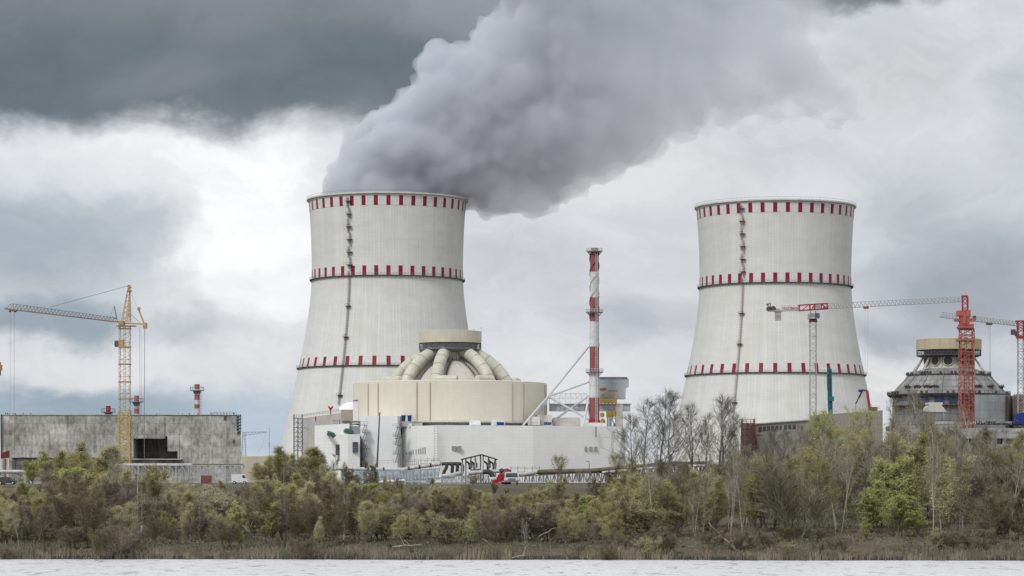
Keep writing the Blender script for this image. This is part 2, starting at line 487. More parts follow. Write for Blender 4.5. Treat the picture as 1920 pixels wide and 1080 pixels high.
    def ladder(s, p0, p1, w=.5, r=.08, step=1.0, cage=False):
        p0, p1 = Vector(p0), Vector(p1); d = p1 - p0; L = d.length; d.normalize(); u = Vector((1, 0, 0)) * (w / 2)
        s.beam(p0 - u, p1 - u, r); s.beam(p0 + u, p1 + u, r)
        for i in range(int(L / step)):
            q = p0 + d * (i + .5) * step
            s.beam(q - u, q + u, r * .8)
        return s
    def rail(s, pts, h=1.1, r=.06, step=2.0):
        pts = [Vector(q) for q in pts]; up = Vector((0, 0, 1))
        for A, B in zip(pts, pts[1:]):
            s.beam(A + up * h, B + up * h, r); s.beam(A + up * h * .5, B + up * h * .5, r * .7)
            n = max(1, round((B - A).length / step))
            for i in range(n + 1):
                q = A.lerp(B, i / n); s.beam(q, q + up * h, r)
        return s
    def build(s, name, mats, parent=None, smooth=False, loc=None):
        root = parent
        while root is not None and root.parent is not None: root = root.parent
        o = root.location if root is not None else Vector(loc or (0, 0, 0))
        me = bpy.data.meshes.new(name)
        me.from_pydata([(a - o[0], b - o[1], c - o[2]) for a, b, c in s.v], [], s.f)
        if isinstance(mats, str): mats = [mats]
        for q in mats: me.materials.append(MATS[q])
        if len(mats) > 1: me.polygons.foreach_set('material_index', s.mi)
        if smooth:
            me.polygons.foreach_set('use_smooth', [True] * len(me.polygons))
            if smooth != 2:
                try: me.set_sharp_from_angle(angle=R(38))
                except Exception: pass
        me.update()
        ob = bpy.data.objects.new(name, me); col.objects.link(ob)
        if parent is not None: ob.parent = parent
        else: ob.location = o
        return ob

def tag(o, label=None, cat=None, group=None, kind=None):
    if label: o['label'] = label
    if cat: o['category'] = cat
    if group: o['group'] = group
    if kind: o['kind'] = kind
    return o
def thing(name, label, cat, loc, group=None):
    o = bpy.data.objects.new(name, None); col.objects.link(o); o.location = loc
    o.empty_display_size = 1
    return tag(o, label, cat, group)
def part(mb, name, mats, parent, smooth=False, label=None):
    o = mb.build(name, mats, parent, smooth)
    if label: o['label'] = label
    return o

# ------------------------------------------------------------------ ground and water
GL = 7.6                                                  # level of the works' yard
def sst(a, b, x):
    q = min(1, max(0, (x - a) / (b - a))); return q * q * (3 - 2 * q)
def shore(x):
    return 284 - x * .055 + 1.6 * noise.noise(Vector((x * .05, 0, 0))) + .8 * noise.noise(Vector((x * .25, 3, 0)))
def ground(x, Y):
    if Y < 60: return 7.0 - 9.0 * sst(3, 16, Y)
    d = Y - shore(x)
    if d < 0: return max(-2, .05 + d * .25)
    z = .05 + .55 * sst(0, 3, d) + 1.2 * sst(2, 16, d) + 2.0 * sst(14, 60, d) + 3.8 * sst(50, 125, d)
    n_ = noise.noise(Vector((x * .08, Y * .08, 1))) * .45 + noise.noise(Vector((x * .4, Y * .4, 5))) * .12
    return z + n_ * sst(1, 10, d) * (1 - sst(110, 150, d) * .9)
def frange(a, b, st):
    out = []; q = a
    while q < b - 1e-6: out.append(q); q += st
    return out
xs = [-7000, -3500, -1500, -700, -350, -200] + frange(-130, 130, 2.0) + [130, 200, 350, 700, 1500, 3500, 7000]
ys = [-2500, -200, 3, 6, 9, 12, 16, 60, 200, 265] + frange(272, 420, 2.0) + [420, 440, 480, 560, 700, 900, 1300, 2000, 3500, 6500, 12000]
g = MB()
g.v = [(x, y, ground(x, y)) for y in ys for x in xs]
nx = len(xs)
g.f = [(j * nx + i, j * nx + i + 1, (j + 1) * nx + i + 1, (j + 1) * nx + i) for j in range(len(ys) - 1) for i in range(nx - 1)]
g.mi = [0] * len(g.f)
go = g.build('ground', 'bank_soil', smooth=2); go['kind'] = 'structure'
wm = MB()
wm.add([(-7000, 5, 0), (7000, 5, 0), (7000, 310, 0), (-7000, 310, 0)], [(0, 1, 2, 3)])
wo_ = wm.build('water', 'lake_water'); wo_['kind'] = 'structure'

# ------------------------------------------------------------------ cooling towers
def cooling_tower(cx, Y, dz, lad, label, shade, steps, foot):
    x0 = X(cx, Y)
    root = thing('cooling_tower', label, 'cooling tower', (x0, Y, GL), 'concrete cooling towers')
    s = Y / FPX
    # silhouette read off the photograph: row, half width
    pr = [(905, 216), (880, 209.5), (850, 202), (784, 186.5), (740, 176.5), (691, 166), (650, 157.5), (610, 150.5),
          (570, 145), (545, 142.6), (526, 141.6), (500, 141.4), (470, 142), (440, 143.2), (410, 144.8), (384, 146.8), (377, 147.4)]
    prof = [(h * s, EYE + (HOR - r) * s + dz) for r, h in pr]
    prof[0] = (prof[0][0], GL - .3)
    def rad(z):
        for (r0, z0), (r1, z1) in zip(prof, prof[1:]):
            if z <= z1: return r0 + (r1 - r0) * (z - z0) / (z1 - z0)
        return prof[-1][0]
    # finer profile
    zs = [prof[0][1] + (prof[-1][1] - prof[0][1]) * i / 60 for i in range(61)]
    fine = []
    for z in zs:
        rr = (rad(z - 4) + rad(z) * 2 + rad(z + 4)) / 4 if 0 < zs.index(z) < 60 else rad(z)
        fine.append((rr, z))
    inner = [(r - .9, z) for r, z in reversed(fine)]
    mb = MB(); mb.lathe((x0, Y), fine + inner, 160)
    part(mb, 'shell', 'ribbed_white_concrete', root, 1)
    ztop = prof[-1][1]
    c = (x0, Y)
    rt = prof[-1][0]
    mb = MB(); mb.lathe(c, [(rt - .6, ztop - .9), (rt + .9, ztop - .5), (rt + 1.15, ztop - .2), (rt + 1.15, ztop + .55), (rt - 1.2, ztop + .6), (rt - 1.2, ztop - .9)], 160)
    rim = part(mb, 'rim', 'rim_concrete', root, 1)
    mb = MB()
    for k in range(120):
        a = 2 * PI * k / 120; q = Vector((x0 + (rt + 1) * sin(a), Y - (rt + 1) * cos(a), ztop + .6))
        mb.beam(q, q + Vector((0, 0, 1.1)), .06)
    mb.lathe(c, [(rt + .97, ztop + 1.62), (rt + 1.03, ztop + 1.62), (rt + 1.03, ztop + 1.72), (rt + .97, ztop + 1.72)], 160)
    part(mb, 'railing', 'mid_steel', rim)
    # painted marks: three rings of forty crimson blocks, as the photograph has them
    z2 = EYE + (HOR - 526) * s + dz; z3 = EYE + (HOR - 691) * s + dz
    ztb = ztop - 1.3
    ph = R(3.4)
    for zb, zt, lean in ((ztb - 5.3, ztb, 0), (z2 + .1, z2 + 5.2, 0), (z3 + .1, z3 + 5.0, 0)):
        mb = MB(); vs = []; edges = []
        for k in range(40):
            a = 2 * PI * k / 40 + ph; hw = 1.15 / rad(zb)
            edges += [a - hw, a + hw]
        for a in edges:
            for i in range(5):
                z = zb + (zt - zb) * i / 4; r = rad(z) + .12
                vs.append((x0 + r * sin(a), Y - r * cos(a), z))
        mb.v = vs
        for k in range(80):
            for i in range(4):
                k2 = (k + 1) % 80
                mb.f.append((k * 5 + i, k2 * 5 + i, k2 * 5 + i + 1, k * 5 + i + 1)); mb.mi.append(k % 2)
        part(mb, 'warning_band', ['crimson_paint', 'band_white'], root)
    for zg in (z2, z3):
        r = rad(zg)
        mb = MB(); mb.lathe(c, [(r - .3, zg - .35), (r + 1.25, zg - .35), (r + 1.25, zg), (r - .3, zg)], 160)
        for k in range(120):
            a = 2 * PI * k / 120
            q = Vector((x0 + (r + 1.2) * sin(a), Y - (r + 1.2) * cos(a), zg))
            q2 = Vector((x0 + (r + .1) * sin(a), Y - (r + .1) * cos(a), zg - 1.3))
            mb.beam(q2, q - Vector((0, 0, .3)), .14)
        gal = part(mb, 'gallery', 'dark_steel', root)
        mb = MB()
        for k in range(160):
            a = 2 * PI * k / 160
            q = Vector((x0 + (r + 1.2) * sin(a), Y - (r + 1.2) * cos(a), zg))
            mb.beam(q, q + Vector((0, 0, 1.2)), .05)
        for h in (.6, 1.2):
            mb.lathe(c, [(r + 1.17, zg + h - .04), (r + 1.23, zg + h - .04), (r + 1.23, zg + h + .04), (r + 1.17, zg + h + .04)], 160)
        part(mb, 'railing', 'mid_steel', gal)
    # caged ladder running down one meridian, with rest platforms
    def on(z, a=lad, out=.6):
        r = rad(z) + out
        return Vector((x0 + r * sin(a), Y - r * cos(a), z))
    mb = MB()
    t_ = Vector((cos(lad), sin(lad), 0))
    z = ztop - 2; i = 0
    off = 0
    while z > foot:
        zn = z - 1.5
        off = .55 if (int((ztop - z) / 6.9) % 2 and z > z2) else -.55 if z > z2 else 0
        A, B = on(z) + t_ * off, on(zn) + t_ * off
        for sx in (-.36, .36): mb.beam(A + t_ * sx, B + t_ * sx, .13)
        mb.beam(A - t_ * .42, A + t_ * .42, .14)
        n_ = Vector((sin(lad), -cos(lad), 0)) * .8
        for sx in (-.42, 0, .42): mb.beam(A + t_ * sx + n_, B + t_ * sx + n_, .10)
        mb.beam(A + n_ - t_ * .42, A + n_ + t_ * .42, .10)
        z = zn
    lo = part(mb, 'ladder', 'dark_steel' if shade else 'ladder_pink', root)
    for zp in [ztop - 4.2 - 6.95 * k for k in range(6)] + [z2 - 17, z2 - 34] + [z3 - 16.5, z3 - 34]:
        if zp < foot - 1: continue
        mb = MB(); q = on(zp, out=.9)
        mb.box(q, (3.1, 1.8, .3), lad)
        for sx in (-1.5, -.5, .5, 1.5): mb.beam(q + t_ * sx + n_ * .9, q + t_ * sx + n_ * .9 + Vector((0, 0, 1.2)), .1)
        mb.beam(q - t_ * 1.5 + n_ * .9 + Vector((0, 0, 1.2)), q + t_ * 1.5 + n_ * .9 + Vector((0, 0, 1.2)), .1)
        for sx in (-1.2, 1.2): mb.beam(q + t_ * sx, q + t_ * sx * .8 - Vector((0, 0, 1.4)), .12)
        part(mb, 'rest_platform', 'dark_steel', lo)
    return root, rad, ztop

T1, rad1, ztop1 = cooling_tower(726.5, 1500, 0, -R(26), 'white concrete cooling tower giving off the steam plume, with crimson marks and a ladder', True, False, 50)
T2, rad2, ztop2 = cooling_tower(1453.5, 1505, -3.9, -R(29.8), 'white concrete cooling tower with nothing coming out, behind the white tower crane', False, True, 20)

# ------------------------------------------------------------------ reactor building in service
RY = 1050.0
rx = X(844, RY)
RB = thing('reactor_building', 'white and beige reactor building with a ducted dome under a raised ring', 'building', (rx, RY, GL))
def pp(px, Y): return (X(px, Y), Y)
zb = GL - .4
m_ = MB()
m_.prism([pp(753.5, 1014), pp(822, 985), pp(1000, 996), pp(1165, 1015), pp(1172, 1060), pp(1160, 1110), pp(753.5, 1110)], zb, 28.8)
part(m_, 'lower_block', 'white_cladding', RB)
m_ = MB()
m_.prism([pp(673, 1024), pp(676, 1012), pp(684, 1006), pp(745, 1006), pp(752, 1012), pp(753, 1090), pp(673, 1090)], zb, 32.7)
part(m_, 'front_block', 'white_cladding_fine', RB)
m_ = MB(); m_.prism([pp(637, 1006), pp(652, 996), pp(675, 998), pp(675, 1060), pp(637, 1060)], zb, 25.6)
part(m_, 'stair_block', 'white_cladding', RB)
m_ = MB(); m_.prism([pp(590, 1022), pp(602, 1012), pp(655, 1012), pp(655, 1080), pp(590, 1080)], zb, [29.3, 29.3, 29.9, 29.9, 29.3])
part(m_, 'side_block', 'white_cladding', RB)
m_ = MB(); m_.prism([pp(655, 1016), pp(676, 1016), pp(676, 1080), pp(655, 1080)], zb, 29.0)
m_.pbox(656, 674, 789, 790.5, 1015, 14)
part(m_, 'link_block', 'bluegrey_concrete', RB)
# beige drum
DR = 38.2
z0d, z1d = 30.75, 46.3
m_ = MB(); m_.lathe((rx, RY), [(DR - .8, z0d - .05), (DR, z0d), (DR, z1d), (DR - .6, z1d + .25), (DR - 1.5, z1d + .25), (DR - 1.5, z1d - 1), (20, z1d - 1)], 144)
m_.lathe((rx, RY), [(DR - .8, z0d - .05), (20, z0d - .05)], 144)
drum = part(m_, 'drum_wall', 'beige_cladding', RB, 1)
m_ = MB(); m_.lathe((rx, RY), [(DR + .1, z0d - .4), (DR + .3, z0d - .35), (DR + .3, z0d + .2), (DR + .02, z0d + .25)], 144)
part(m_, 'drip_edge', 'beige_metal', drum)
m_ = MB(); m_.lathe((rx, RY), [(DR - 2.2, 26), (DR - 2.2, z0d - .05)], 96)
part(m_, 'drum_base', 'louver', RB)
for px in (696, 715.5, 788, 812, 961, 982, 1021.5):
    a = math.asin(max(-.995, min(.995, (px - 844) * .2095 / DR)))
    q = Vector((rx + (DR + .12) * sin(a), RY - (DR + .12) * cos(a), 0))
    m_ = MB(); m_.beam(q + Vector((0, 0, z0d + .3)), q + Vector((0, 0, z1d - .8)), .32); part(m_, 'downpipe', 'tan_panel', drum)
m_ = MB()
a0_ = math.asin(-.985); a1_ = math.asin((675 - 844) * .2095 / DR)
m_.lathe((rx, RY), [(DR + .06, z0d + .2), (DR + .08, z0d + .2), (DR + .08, 39.3), (DR + .06, 39.3)], 6, a0_, a1_)
part(m_, 'white_panel', 'white_paint', drum)
m_ = MB(); m_.lathe((rx, RY), [(DR + .05, 39.3), (DR + .3, 39.3), (DR + .3, 39.6), (DR + .05, 39.6)], 6, a0_, a1_)
part(m_, 'panel_lintel', 'dark_steel', drum)
# dome
m_ = MB(); SR, SZ = 22.8, 34.0
m_.lathe((rx, RY), [(SR * cos(R(e)), SZ + SR * sin(R(e))) for e in range(28, 78, 3)], 96)
part(m_, 'dome', 'dome_concrete', RB, 1)
m_ = MB(); m_.lathe((rx, RY), [(7.2, 54.5), (7.0, 61)], 48)
for k in range(16):
    a = 2 * PI * k / 16
    q = Vector((rx + 7.25 * sin(a), RY - 7.25 * cos(a), 54.8)); m_.beam(q, q + Vector((0, 0, 5.6)), .35)
    q2 = Vector((rx + 8.6 * sin(a), RY - 8.6 * cos(a), 54.6)); m_.beam(q2, q + Vector((0, 0, 5.6)), .3)
for z in (56.5, 58.7): m_.lathe((rx, RY), [(7.2, z), (7.45, z), (7.45, z + .25), (7.2, z + .25)], 48)
part(m_, 'neck', 'beige_metal', RB, 1)
# raised ring
ZB, ZT = 62.3, 66.9; RR = 12.4
m_ = MB(); m_.lathe((rx, RY), [(RR - .3, ZB), (RR, ZB), (RR, ZT), (RR - .4, ZT + .1), (RR - .4, ZT - .6), (1, ZT - .6)], 96)
rg = part(m_, 'raised_ring', 'beige_ring_cladding', RB, 1)
m_ = MB(); m_.lathe((rx, RY), [(RR - 1.6, ZB), (RR - 1.6, ZB - 2.6)], 96)
part(m_, 'louver_band', 'louver', rg)
m_ = MB()
m_.lathe((rx, RY), [(5, ZB - 2.6), (RR - .1, ZB - 2.6), (RR - .1, ZB - 2.3), (5, ZB - 2.3)], 96)
for k in range(72):
    a = 2 * PI * k / 72; a2 = 2 * PI * (k + 1) / 72
    q = Vector((rx + (RR - .2) * sin(a), RY - (RR - .2) * cos(a), ZB - 2.5)); q2 = Vector((rx + (RR - .2) * sin(a2), RY - (RR - .2) * cos(a2), ZB))
    m_.beam(q, (q.x, q.y, ZB), .14)
    if k % 3 == 0: m_.beam(q, q2, .12)
m_.lathe((rx, RY), [(RR - .12, ZB - 1.35), (RR - .02, ZB - 1.35), (RR - .02, ZB - 1.25), (RR - .12, ZB - 1.25)], 96)
m_.lathe((rx, RY), [(RR - .1, ZB - 2.65), (RR - 3, ZB - 3.4), (7, ZB - 3.8)], 96)
part(m_, 'ring_platform', 'mid_steel', rg)
m_ = MB(); q = at(902, 620, RY - 3)
m_.beam(q, q + Vector((0, 0, 1.3)), .12); q = at(889, 619, RY - 8); m_.beam(q, q + Vector((0, 0, .6)), .1)
part(m_, 'lightning_rod', 'dark_steel', rg)
# ducts running down over the dome, and tanks at their feet
for ce in (-29.5, 60.5, 150.5, 240.5):
    for o_ in (-17, 17):
        az = R(ce + o_); RD = SR + 3.3
        e1 = math.acos(22.6 / RD); e0 = math.acos(7.2 / RD)
        pts = [(rx + 5.5 * sin(az), RY - 5.5 * cos(az), SZ + RD * sin(e0) + .3)]
        for i in range(13):
            e = e0 + (e1 - e0) * i / 12
            rr = RD * cos(e); pts.append((rx + rr * sin(az), RY - rr * cos(az), SZ + RD * sin(e)))
        pts.append((rx + 23.6 * sin(az), RY - 23.6 * cos(az), 45.0))
        m_ = MB(); m_.tube(pts, 2.4, 24)
        d_ = part(m_, 'duct', 'duct_metal', RB, 1)
        m_ = MB()
        for i in (3, 6, 9, 12):
            A, B = Vector(pts[i]), Vector(pts[i + 1]); dd = (B - A).normalized()
            m_.tube([A, A + dd * .28], 2.48, 24)
        part(m_, 'duct_flanges', 'tan_panel', d_)
        m_ = MB()
        for sgn in (-1, 1):
            da = sgn * .0
            side = Vector((cos(az), sin(az), 0)) * sgn
            for i in range(1, 26):
                e = e0 + (e1 - e0) * i / 26 - .02
                rr = (SR + .15) * cos(e); q = Vector((rx + rr * sin(az), RY - rr * cos(az), SZ + (SR + .15) * sin(e))) + side * 2.75
                if i % 2: m_.box(q, (.55, .55, .9), az)
                else: m_.box(q, (.25, .25, 1.2), az)
        part(m_, 'duct_brackets', 'mid_steel', d_)
        tcn = Vector((rx + 25.2 * sin(az), RY - 25.2 * cos(az), 47.3)); td = Vector((cos(az), sin(az), 0)) * (1 if o_ > 0 else -1)
        m_ = MB(); A, B = tcn + td * .5, tcn + td * 9.2
        m_.tube([A, A + td * .2, A + td * .3, B - td * .3, B - td * .15, B], [1.0, 1.35, 1.5, 1.5, 1.35, 1.0], 20)
        part(m_, 'tank', 'duct_metal', d_, 1)
# grilles and windows in the white walls
for grp, Yg in (((841, 851, 861), 986.6), ((1097, 1106.5, 1116), 1007.7)):
    for px in grp:
        m_ = MB(); yc = 841 if px < 900 else 842
        Yq = Yg + (px - grp[0]) * .01
        Yq = 986.75 if px < 900 else 1007.2 + (px - 1097) * .11
        m_.pbox(px - 4.1, px + 4.1, yc - 5, yc + 4, Yq - .25, .4)
        gr = part(m_, 'ventilation_grille', 'grey_grille', RB)
for (a_, b_x, c_, d_y, Yq, nm) in ((661, 671.5, 829, 848, 997.2, 'window'), (629.5, 636.5, 834, 853, 1011.2, 'window')):
    m_ = MB(); m_.pbox(a_, b_x, c_, d_y, Yq - .5, .6); wd = part(m_, nm, 'window_glass', RB)
    m_ = MB(); A = at(a_, d_y, Yq - .6); B = at(b_x, c_, Yq - .6); mid = (A.z * .55 + B.z * .45)
    m_.beam((A.x, A.y, mid), (B.x, A.y, mid), .22); xm = (A.x + B.x) / 2
    m_.beam((xm, A.y, A.z), (xm, A.y, mid), .12)
    for z in (A.z, B.z): m_.beam((A.x, A.y, z), (B.x, A.y, z), .18)
    part(m_, 'window_frame', 'mid_steel', wd)
for i, px in enumerate((763, 768, 772, 776, 781, 786, 790, 794, 798)):
    tq = (px - 753.5) / 68.5; Yq = 1014 - 29 * tq
    hh = 2.2 + i * .45
    w2 = .55 if i < 5 else .8; Ya, Yb = Yq + w2 * .42, Yq - w2 * .42
    m_ = MB(); m_.beam((X(px - w2, Ya) - .12, Ya, 18.6 + i * .12), (X(px + w2, Yb) - .12, Yb, 18.6 + i * .12), .3, hh * .45)
    part(m_, 'small_window', 'grey_grille', RB)
# wall ladders, emergency stairs and rooftop gear
m_ = MB(); A = at(817.5, 866, 983); B = at(817.5, 796, 983); m_.ladder((A.x, 983, A.z), (A.x, 983, B.z + .6), 1.3, .1, .9)
for s_ in (-.65, .65): m_.beam((A.x + s_, 982.2, A.z), (A.x + s_, 982.2, B.z), .09)
part(m_, 'wall_ladder', 'mid_steel', RB)
def fire_stair(px, top, bot, Yq, nf, w_, label):
    m_ = MB(); zt, zz = Z(top, Yq), Z(bot, Yq); x_ = X(px, Yq); h = (zt - zz) / nf
    for i in range(nf):
        z = zz + h * i
        m_.box((x_ + (.7 if i % 2 else -.3), Yq - .8, z + h), (w_, 1.6, .22))
        m_.rail([(x_ - w_ * .55, Yq - 1.6, z + h), (x_ + w_ * .55, Yq - 1.6, z + h)], 1.2, .1, 1.2)
        for yy_ in (-.5, -1.1):
            m_.beam((x_ - w_ * .3, Yq + yy_, z), (x_ + w_ * .1, Yq + yy_, z + h), .18)
            m_.beam((x_ + w_ * .15, Yq + yy_, z), (x_ + w_ * .42, Yq + yy_, z + h), .16)
        for k in range(5):
            q = z + h * (k + .5) / 5
            m_.beam((x_ - w_ * .3 + w_ * .4 * (k + .5) / 5, Yq - 1.1, q), (x_ + w_ * .15 + w_ * .27 * (k + .5) / 5, Yq - 1.1, q), .1)
    o = part(m_, 'fire_stair', 'mid_steel', RB); o['label'] = label
fire_stair(683, 797, 870, 1004.5, 5, 2.6, 'narrow steel stair up the left edge of the front block')
fire_stair(744.5, 801, 868, 1004.5, 4, 2.6, 'wider steel stair with a landing right of the dark pole')
m_ = MB(); m_.box(at(749, 822, 1002.5), (3.4, 3, .3)); q = at(749, 822, 1001); m_.rail([q - Vector((1.7, 0, 0)), q + Vector((1.7, 0, 0))], 1.3, .1, .8)
part(m_, 'landing', 'mid_steel', RB)
m_ = MB(); m_.pbox(749, 777, 790, 800, 1009.5, 6); m_.pbox(777, 792, 792.5, 800, 1008, 5); part(m_, 'roof_house', 'slab_concrete', RB)
m_ = MB(); m_.pbox(766, 772.5, 794, 800, 1006.5, 2.6); part(m_, 'roof_cabinet', 'white_paint', RB)
for px in (756.5, 768):
    m_ = MB(); q = at(px, 790.3, 1011)
    m_.lathe((q.x, q.y), [(.1, q.z), (.62, q.z), (.82, q.z + 1.9), (.92, q.z + 2.3), (.82, q.z + 2.3), (.62, q.z + 1.8), (.1, q.z + 1.8)], 20)
    part(m_, 'roof_fan', 'blue_plastic', RB, 1)
    m_ = MB(); m_.lathe((q.x, q.y), [(.86, q.z + 2.3), (1.08, q.z + 2.3), (1.08, q.z + 2.55), (.86, q.z + 2.55)], 20)
    part(m_, 'fan_collar', 'light_steel', RB)
for (a_, b_x, c_, d_y) in ((880, 901, 788.5, 797), (921, 947, 788, 797)):
    m_ = MB(); m_.pbox(a_, b_x, c_, d_y, 1003, 5); m_.pbox(a_ + 2, b_x - 4, c_ - 1, c_, 1004, 3); part(m_, 'roof_unit', 'white_paint', RB)
for (a_, b_x) in ((931, 945), (1020, 1034.5)):
    m_ = MB()
    for k in range(4):
        m_.pbox(a_ + (b_x - a_) * k / 4 + .3, a_ + (b_x - a_) * (k + 1) / 4 - .3, 792.5, 797, 1000.5, 3)
    m_.pbox(a_, b_x, 791.6, 792.5, 1000.3, 3.4)
    part(m_, 'cooling_unit', 'blue_plastic', RB)
m_ = MB(); m_.pbox(1037, 1088, 783, 799, 1040, 20); part(m_, 'roof_annex', 'pale_plaster', RB)
m_ = MB(); m_.pbox(1007, 1035, 778, 799, 1030, 14); m_.pbox(990, 1012, 781, 797, 1022, 8); part(m_, 'stair_head', 'pale_plaster', RB)
m_ = MB(); m_.pbox(1100, 1131, 792.5, 801, 1026, 12); m_.pbox(1093, 1101, 795, 801, 1027, 8); part(m_, 'chimney_plinth', 'pale_plaster', RB)
m_ = MB(); m_.rail([at(905, 797, 1001) , at(1008, 797.5, 1004)], 1.1, .08, 3); m_.rail([at(800, 797, 1000), at(880, 797, 1000)], 1.1, .08, 3)
part(m_, 'roof_railing', 'mid_steel', RB)
m_ = MB(); q = at(1117.5, 800, 1008); m_.beam(q, at(1117.5, 820, 1008), .45); part(m_, 'downpipe', 'mid_steel', RB)
for (px, py, sc_) in ((623, 816, .62), (655, 810.5, .72)):
    m_ = MB(); Yq = 1006; q = at(px, py, Yq)
    m_.tube([q + Vector((-1.6, 5, .5)), q + Vector((-.8, 1.5, .6)), q + Vector((.1, 0, .3)), q + Vector((.8, -.3, -.5))], 1.35 * sc_, 14)
    part(m_, 'green_duct', 'green_duct', RB, 1)
m_ = MB(); m_.pbox(614, 619, 808, 817, 1011, .8); part(m_, 'dark_opening', 'window_glass', RB)
# low pipe and cage clutter along the foot of the left facet
m_ = MB()
for i in range(16):
    px = 757 + i * 4.0; q = at(px, 884, 975); m_.beam(q, q + Vector((0, 0, 3.4 + (i % 3))), .12)
for py in (862, 868, 874): m_.beam(at(756, py + 4, 975), at(822, py, 975), .12)
m_.rail([at(675, 872, 985), at(822, 866, 975)], 1.3, .07, 2.2)
part(m_, 'foot_railing', 'mid_steel', RB)

# hall behind the reactor building
HB = thing('turbine_hall', 'pale low hall with a dark window strip, left of the beige drum', 'building', at(605, 900, 1130))
A0, A1 = 1190, 1090
m_ = MB(); m_.prism([pp(566, A0), pp(641, A1), pp(662, A1 - 4), pp(662, A0 + 30), pp(566, A0 + 30)], zb, 36.0)
part(m_, 'wall', 'pale_plaster', HB)
for (p0, p1) in ((575, 616), (625, 638)):
    m_ = MB()
    for i, side in enumerate((0, 1)):
        pass
    def Yh(px): 
        return A0 + (A1 - A0) * (px - 566) / 75 - .5
    n_w = 7 if p0 < 600 else 3
    for i in range(n_w):
        a_, b_x = p0 + (p1 - p0) * i / n_w, p0 + (p1 - p0) * (i + .86) / n_w
        Aq, Bq = Vector((X(a_, Yh(a_)), Yh(a_), 33.3)), Vector((X(b_x, Yh(b_x)), Yh(b_x), 33.3))
        m_.beam(Aq - Vector((0, 0, 1.2)), Bq - Vector((0, 0, 1.2)), .5, 2.6)
    part(m_, 'window_strip', 'window_glass', HB)
m_ = MB(); m_.pbox(639.5, 662, 768, 789, 1085, 14); part(m_, 'roof_house', 'tan_panel', HB)
m_ = MB()
q = at(650, 768.5, 1086)
for i in range(6):
    pass
vs = []; n_u, n_v = 12, 8
for i in range(n_u + 1):
    for j in range(n_v + 1):
        u_, v_ = i / n_u, j / n_v
        hgt = 3.4 * (sin(PI * min(1, .08 + u_ * .72)) ** .6) * (sin(PI * v_) ** .5 if 0 < v_ < 1 else 0)
        vs.append((q.x - 3.1 + 7.6 * u_, q.y + 12 * v_, q.z + hgt + .15 * sin(i * 2.1 + j)))
m_.add(vs, [(i * (n_v + 1) + j, (i + 1) * (n_v + 1) + j, (i + 1) * (n_v + 1) + j + 1, i * (n_v + 1) + j + 1) for i in range(n_u) for j in range(n_v)])
part(m_, 'white_cover', 'white_fabric', HB, 2)
for (px, py, h) in ((620, 770, 16), (592, 776, 6)):
    m_ = MB(); q = at(px, py + 14, 1130)
    m_.beam(q, q + Vector((0, 0, h * .226 + .8)), .5)
    if h > 8:
        T_ = q + Vector((0, 0, 3.6)); m_.beam(T_, T_ + Vector((-.9, 0, 1.4)), .7); m_.beam(T_, T_ + Vector((.9, 0, 1.4)), .7)
    part(m_, 'vent_pipe', 'bright_red', HB)
m_ = MB(); m_.rail([at(566, 782.5, 1192), at(641, 772, 1092)], 1.2, .12, 4); part(m_, 'roof_railing', 'mid_steel', HB)

# steel access tower left of it
def access_tower(px0, px1, top, bot, Yq, mt, name, label, cat, bays):
    xa, xb = X(px0, Yq), X(px1, Yq); zt, zz = Z(top, Yq), Z(bot, Yq)
    root = thing(name, label, cat, ((xa + xb) / 2, Yq, GL))
    m_ = MB(); xm = xa + (xb - xa) * .45
    for x_ in (xa, xm, xb):
        for y_ in (Yq, Yq + 4): m_.beam((x_, y_, GL - .2), (x_, y_, zt + (1.6 if x_ != xm else .3)), .26)
    h = (zt - zz) / bays
    for i in range(bays + 1):
        z = zz + h * i
        for y_ in (Yq, Yq + 4): m_.beam((xa, y_, z), (xb, y_, z), .28)
        for x_ in (xa, xm, xb): m_.beam((x_, Yq, z), (x_, Yq + 4, z), .2)
    part(m_, 'frame', mt, root)
    m_ = MB()
    for i in range(bays):
        z = zz + h * i
        m_.beam((xm, Yq, z), (xb, Yq, z + h), .2); m_.beam((xb, Yq + 4, z), (xm, Yq + 4, z + h), .2)
        m_.beam((xa, Yq, z + h), (xm, Yq, z), .16)
    m_.rail([(xa, Yq, zt), (xb, Yq, zt)], 1.3, .14, 1.2)
    part(m_, 'bracing', mt, root)
    m_ = MB(); m_.beam((xb, Yq, zt - .4), (xb + 2.6, Yq, zt - .4), .22); m_.beam((xb, Yq, zt - h * 2.1), (xb + 2.6, Yq, zt - h * 2.1), .28)
    part(m_, 'bridge_bar', mt, root)
    return root
access_tower(550.5, 566, 784, 845, 1100, 'mid_steel', 'access_tower', 'grey steel access tower standing at the left foot of the steaming tower', 'access tower', 7)
access_tower(1392, 1415, 794, 858, 860, 'maroon_steel', 'access_tower', 'maroon steel access tower at the corner of the brown office building', 'access tower', 6)

# dark pole standing in front of the white block
DP = MB(); q0, q1 = at(706.5, 884, 990), at(712, 773, 990)
DP.tube([q0, q1], [.36, .22], 8); tag(DP.build('drilling_mast', 'dark_steel', loc=q0), 'thin dark leaning pole in front of the tall white block', 'mast')

